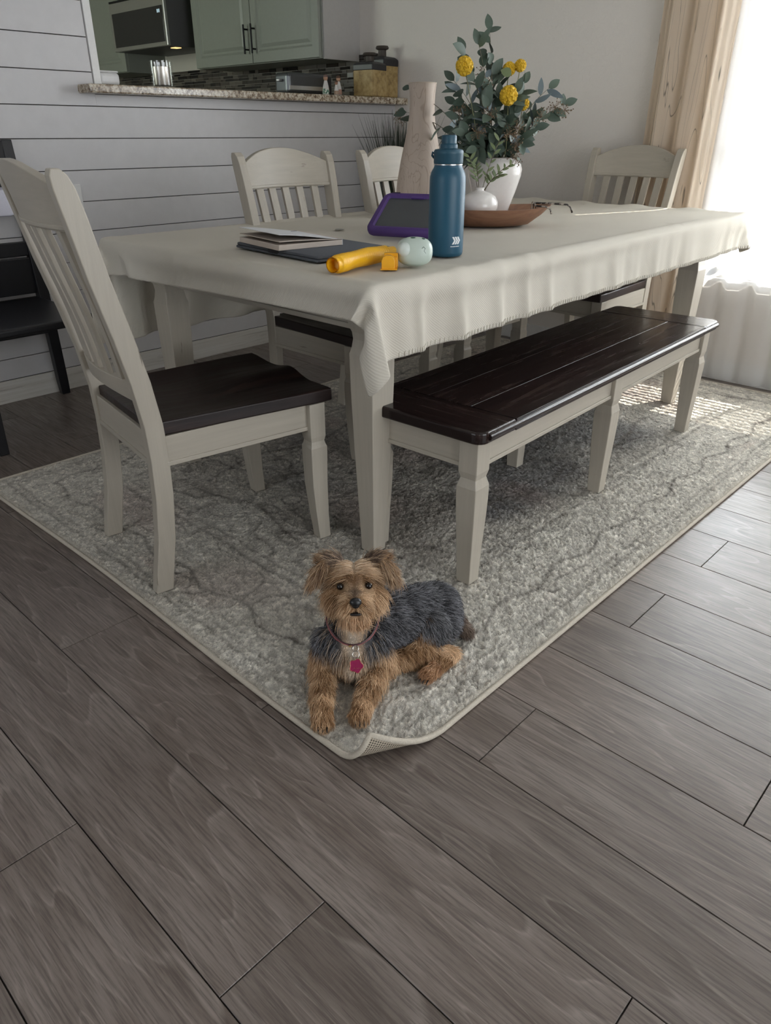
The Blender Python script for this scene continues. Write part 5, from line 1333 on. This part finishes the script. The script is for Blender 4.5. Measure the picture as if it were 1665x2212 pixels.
hc.attributes['position'].data.foreach_set('vector', pts.astype(np.float32).ravel())
ra = hc.attributes.get('radius') or hc.attributes.new('radius', 'FLOAT', 'POINT')
ra.data.foreach_set('value', np.tile(np.array([0.00042, 0.00042, 0.00040, 0.00036, 0.00030, 0.00020, 0.00006]), NH).astype(np.float32))
cc = fur_colour(root, tg, rnd); cc[wisp] = cc[wisp]*0.55+0.45*LTAN*(0.7+0.5*rnd[wisp][:, None]); ca = hc.attributes.new('tint', 'FLOAT_COLOR', 'CURVE'); ca.data.foreach_set('color', np.concatenate([cc, np.ones((NH, 1))], 1).astype(np.float32).ravel())
s = N('terrier_fur'); at = s.n('ShaderNodeAttribute', attribute_name='tint'); s.set(at.outputs['Color'], 0.45, spec=0.35); hc.materials.append(s.m)
fo = bpy.data.objects.new('fur', hc); COL.objects.link(fo); fo.parent = dog; fo['kind'] = 'stuff'
# face and collar
M_EYE = N('dark_eye').set((0.008, 0.005, 0.004), 0.05); M_NOSE = plain('black_nose', (0.010, 0.010, 0.011), 0.35, bump=0.3, scale=400)
for p in EYES:
    bm = bmesh.new(); bmesh.ops.create_uvsphere(bm, u_segments=20, v_segments=14, radius=0.0074, matrix=Matrix.Translation(p)); finish(bm, 'eye', M_EYE, dog, smooth=True)
bm = bmesh.new()
HM = Matrix((RV, HU, HF)).transposed()
def hell(bm, c, rad): bmesh.ops.create_uvsphere(bm, u_segments=18, v_segments=12, radius=1, matrix=Matrix.Translation(c) @ (HM @ Matrix.Diagonal(rad)).to_4x4())
hell(bm, NOSE, (0.0125, 0.0095, 0.0085)); hell(bm, Hd(0.001, -0.024, 0.084), (0.0085, 0.007, 0.007)); finish(bm, 'nose', M_NOSE, dog, smooth=True)
bm = bmesh.new(); hell(bm, MOUTH, (0.0145, 0.0042, 0.0080)); finish(bm, 'mouth', plain('black_lip', (0.008, 0.006, 0.006), 0.4), dog, smooth=True)
bm = bmesh.new(); rings = []
for k in range(40):
    a = 2*PI*k/40; o_ = cf*math.cos(a)*0.070+cs2*math.sin(a)*0.055; e_ = o_.normalized()
    rings.append([NC+o_+e_*0.001-nax2*0.006, NC+o_+e_*0.0035-nax2*0.005, NC+o_+e_*0.0035+nax2*0.005, NC+o_+e_*0.001+nax2*0.006])
loft(bm, rings, closed=True); col_ = finish(bm, 'collar', plain('oxblood_leather', (0.050, 0.012, 0.014), 0.45), dog, smooth=True, sharp=50)
for dz in (-0.0036, 0.0036):
    bm = bmesh.new(); tube(bm, [NC+(cf*math.cos(2*PI*k/36)*0.0740+cs2*math.sin(2*PI*k/36)*0.0590)+nax2*dz for k in range(36)], 0.0009, 5, closed=True); finish(bm, 'stitching', plain('pale_red_thread', (0.30, 0.09, 0.09), 0.6), col_, smooth=True)
bm = bmesh.new(); bp_ = NC+cf*0.0745-cs2*0.0
bmesh.ops.create_cube(bm, size=1, matrix=Matrix.Translation(bp_+RV*-0.006) @ (Matrix((RV, nax2, cf)).transposed() @ Matrix.Diagonal((0.006, 0.014, 0.003))).to_4x4()); finish(bm, 'buckle', plain('brass', (0.50, 0.34, 0.13), 0.3, 0.9), col_, bevel=0.001)
M_CHR = plain('chrome', (0.6, 0.58, 0.54), 0.2, 1.0)
vw = (AV*0.824+Zv*0.566).normalized(); vu = (-AV*0.566+Zv*0.824).normalized()
for c, rd in ((bp_+RV*0.006-vu*0.004+vw*0.004, 0.0062), (bp_+RV*0.006-vu*0.0165+vw*0.008, 0.0072)):
    bm = bmesh.new(); tube(bm, [c+RV*math.cos(2*PI*k/20)*rd+vu*math.sin(2*PI*k/20)*rd for k in range(20)], 0.0011, 6, closed=True); finish(bm, 'ring', M_CHR, col_, smooth=True)
tc_ = bp_+RV*0.006-vu*0.040+vw*0.016; bm = bmesh.new()
ol = []
for k in range(40):
    a = 2*PI*k/40; rr_ = 0.0135+0.0016*math.cos(5*a+0.3); ol.append((math.cos(a)*rr_, math.sin(a)*rr_))
loft(bm, [[tc_+RV*x+vu*y+vw*h for x, y in ol] for h in (-0.001, 0.001)])
tgm = plain('raspberry_enamel', (0.28, 0.012, 0.075), 0.3, 0.2)
tgo = finish(bm, 'name_tag', tgm, col_, bevel=0.0006)
bm = bmesh.new(); tube(bm, [tc_+RV*x*1.02+vu*y*1.02+vw*0.0008 for x, y in ol], 0.0008, 5, closed=True)
for dx_ in (-0.006, -0.002, 0.002, 0.006): tube(bm, [tc_+RV*dx_-vu*0.006+vw*0.0013, tc_+RV*(dx_+0.0025)-vu*0.004+vw*0.0013], 0.0005, 4)
finish(bm, 'tag_rim', plain('rose_gold', (0.50, 0.20, 0.14), 0.3, 0.9), tgo if False else col_, smooth=True)
M_CLAW = plain('black_claw', (0.01, 0.009, 0.009), 0.35)
for pw, dr in ((D(-0.066, 0.172, 0.012), AV), (D(0.010, 0.160, 0.012), AV), (D(0.166, 0.040, 0.012), (AV*0.8-RV*0.5).normalized())):
    sd = Vector((-dr.y, dr.x, 0))
    for k in (-1, 0, 1):
        bm = bmesh.new(); p = pw+dr*0.021+sd*k*0.009; tube(bm, [p-dr*0.004+Zv*0.004, p+dr*0.004+Zv*0.002, p+dr*0.0075-Zv*0.001], [0.0019, 0.0015, 0.0005], 7); finish(bm, 'claw', M_CLAW, dog, smooth=True)
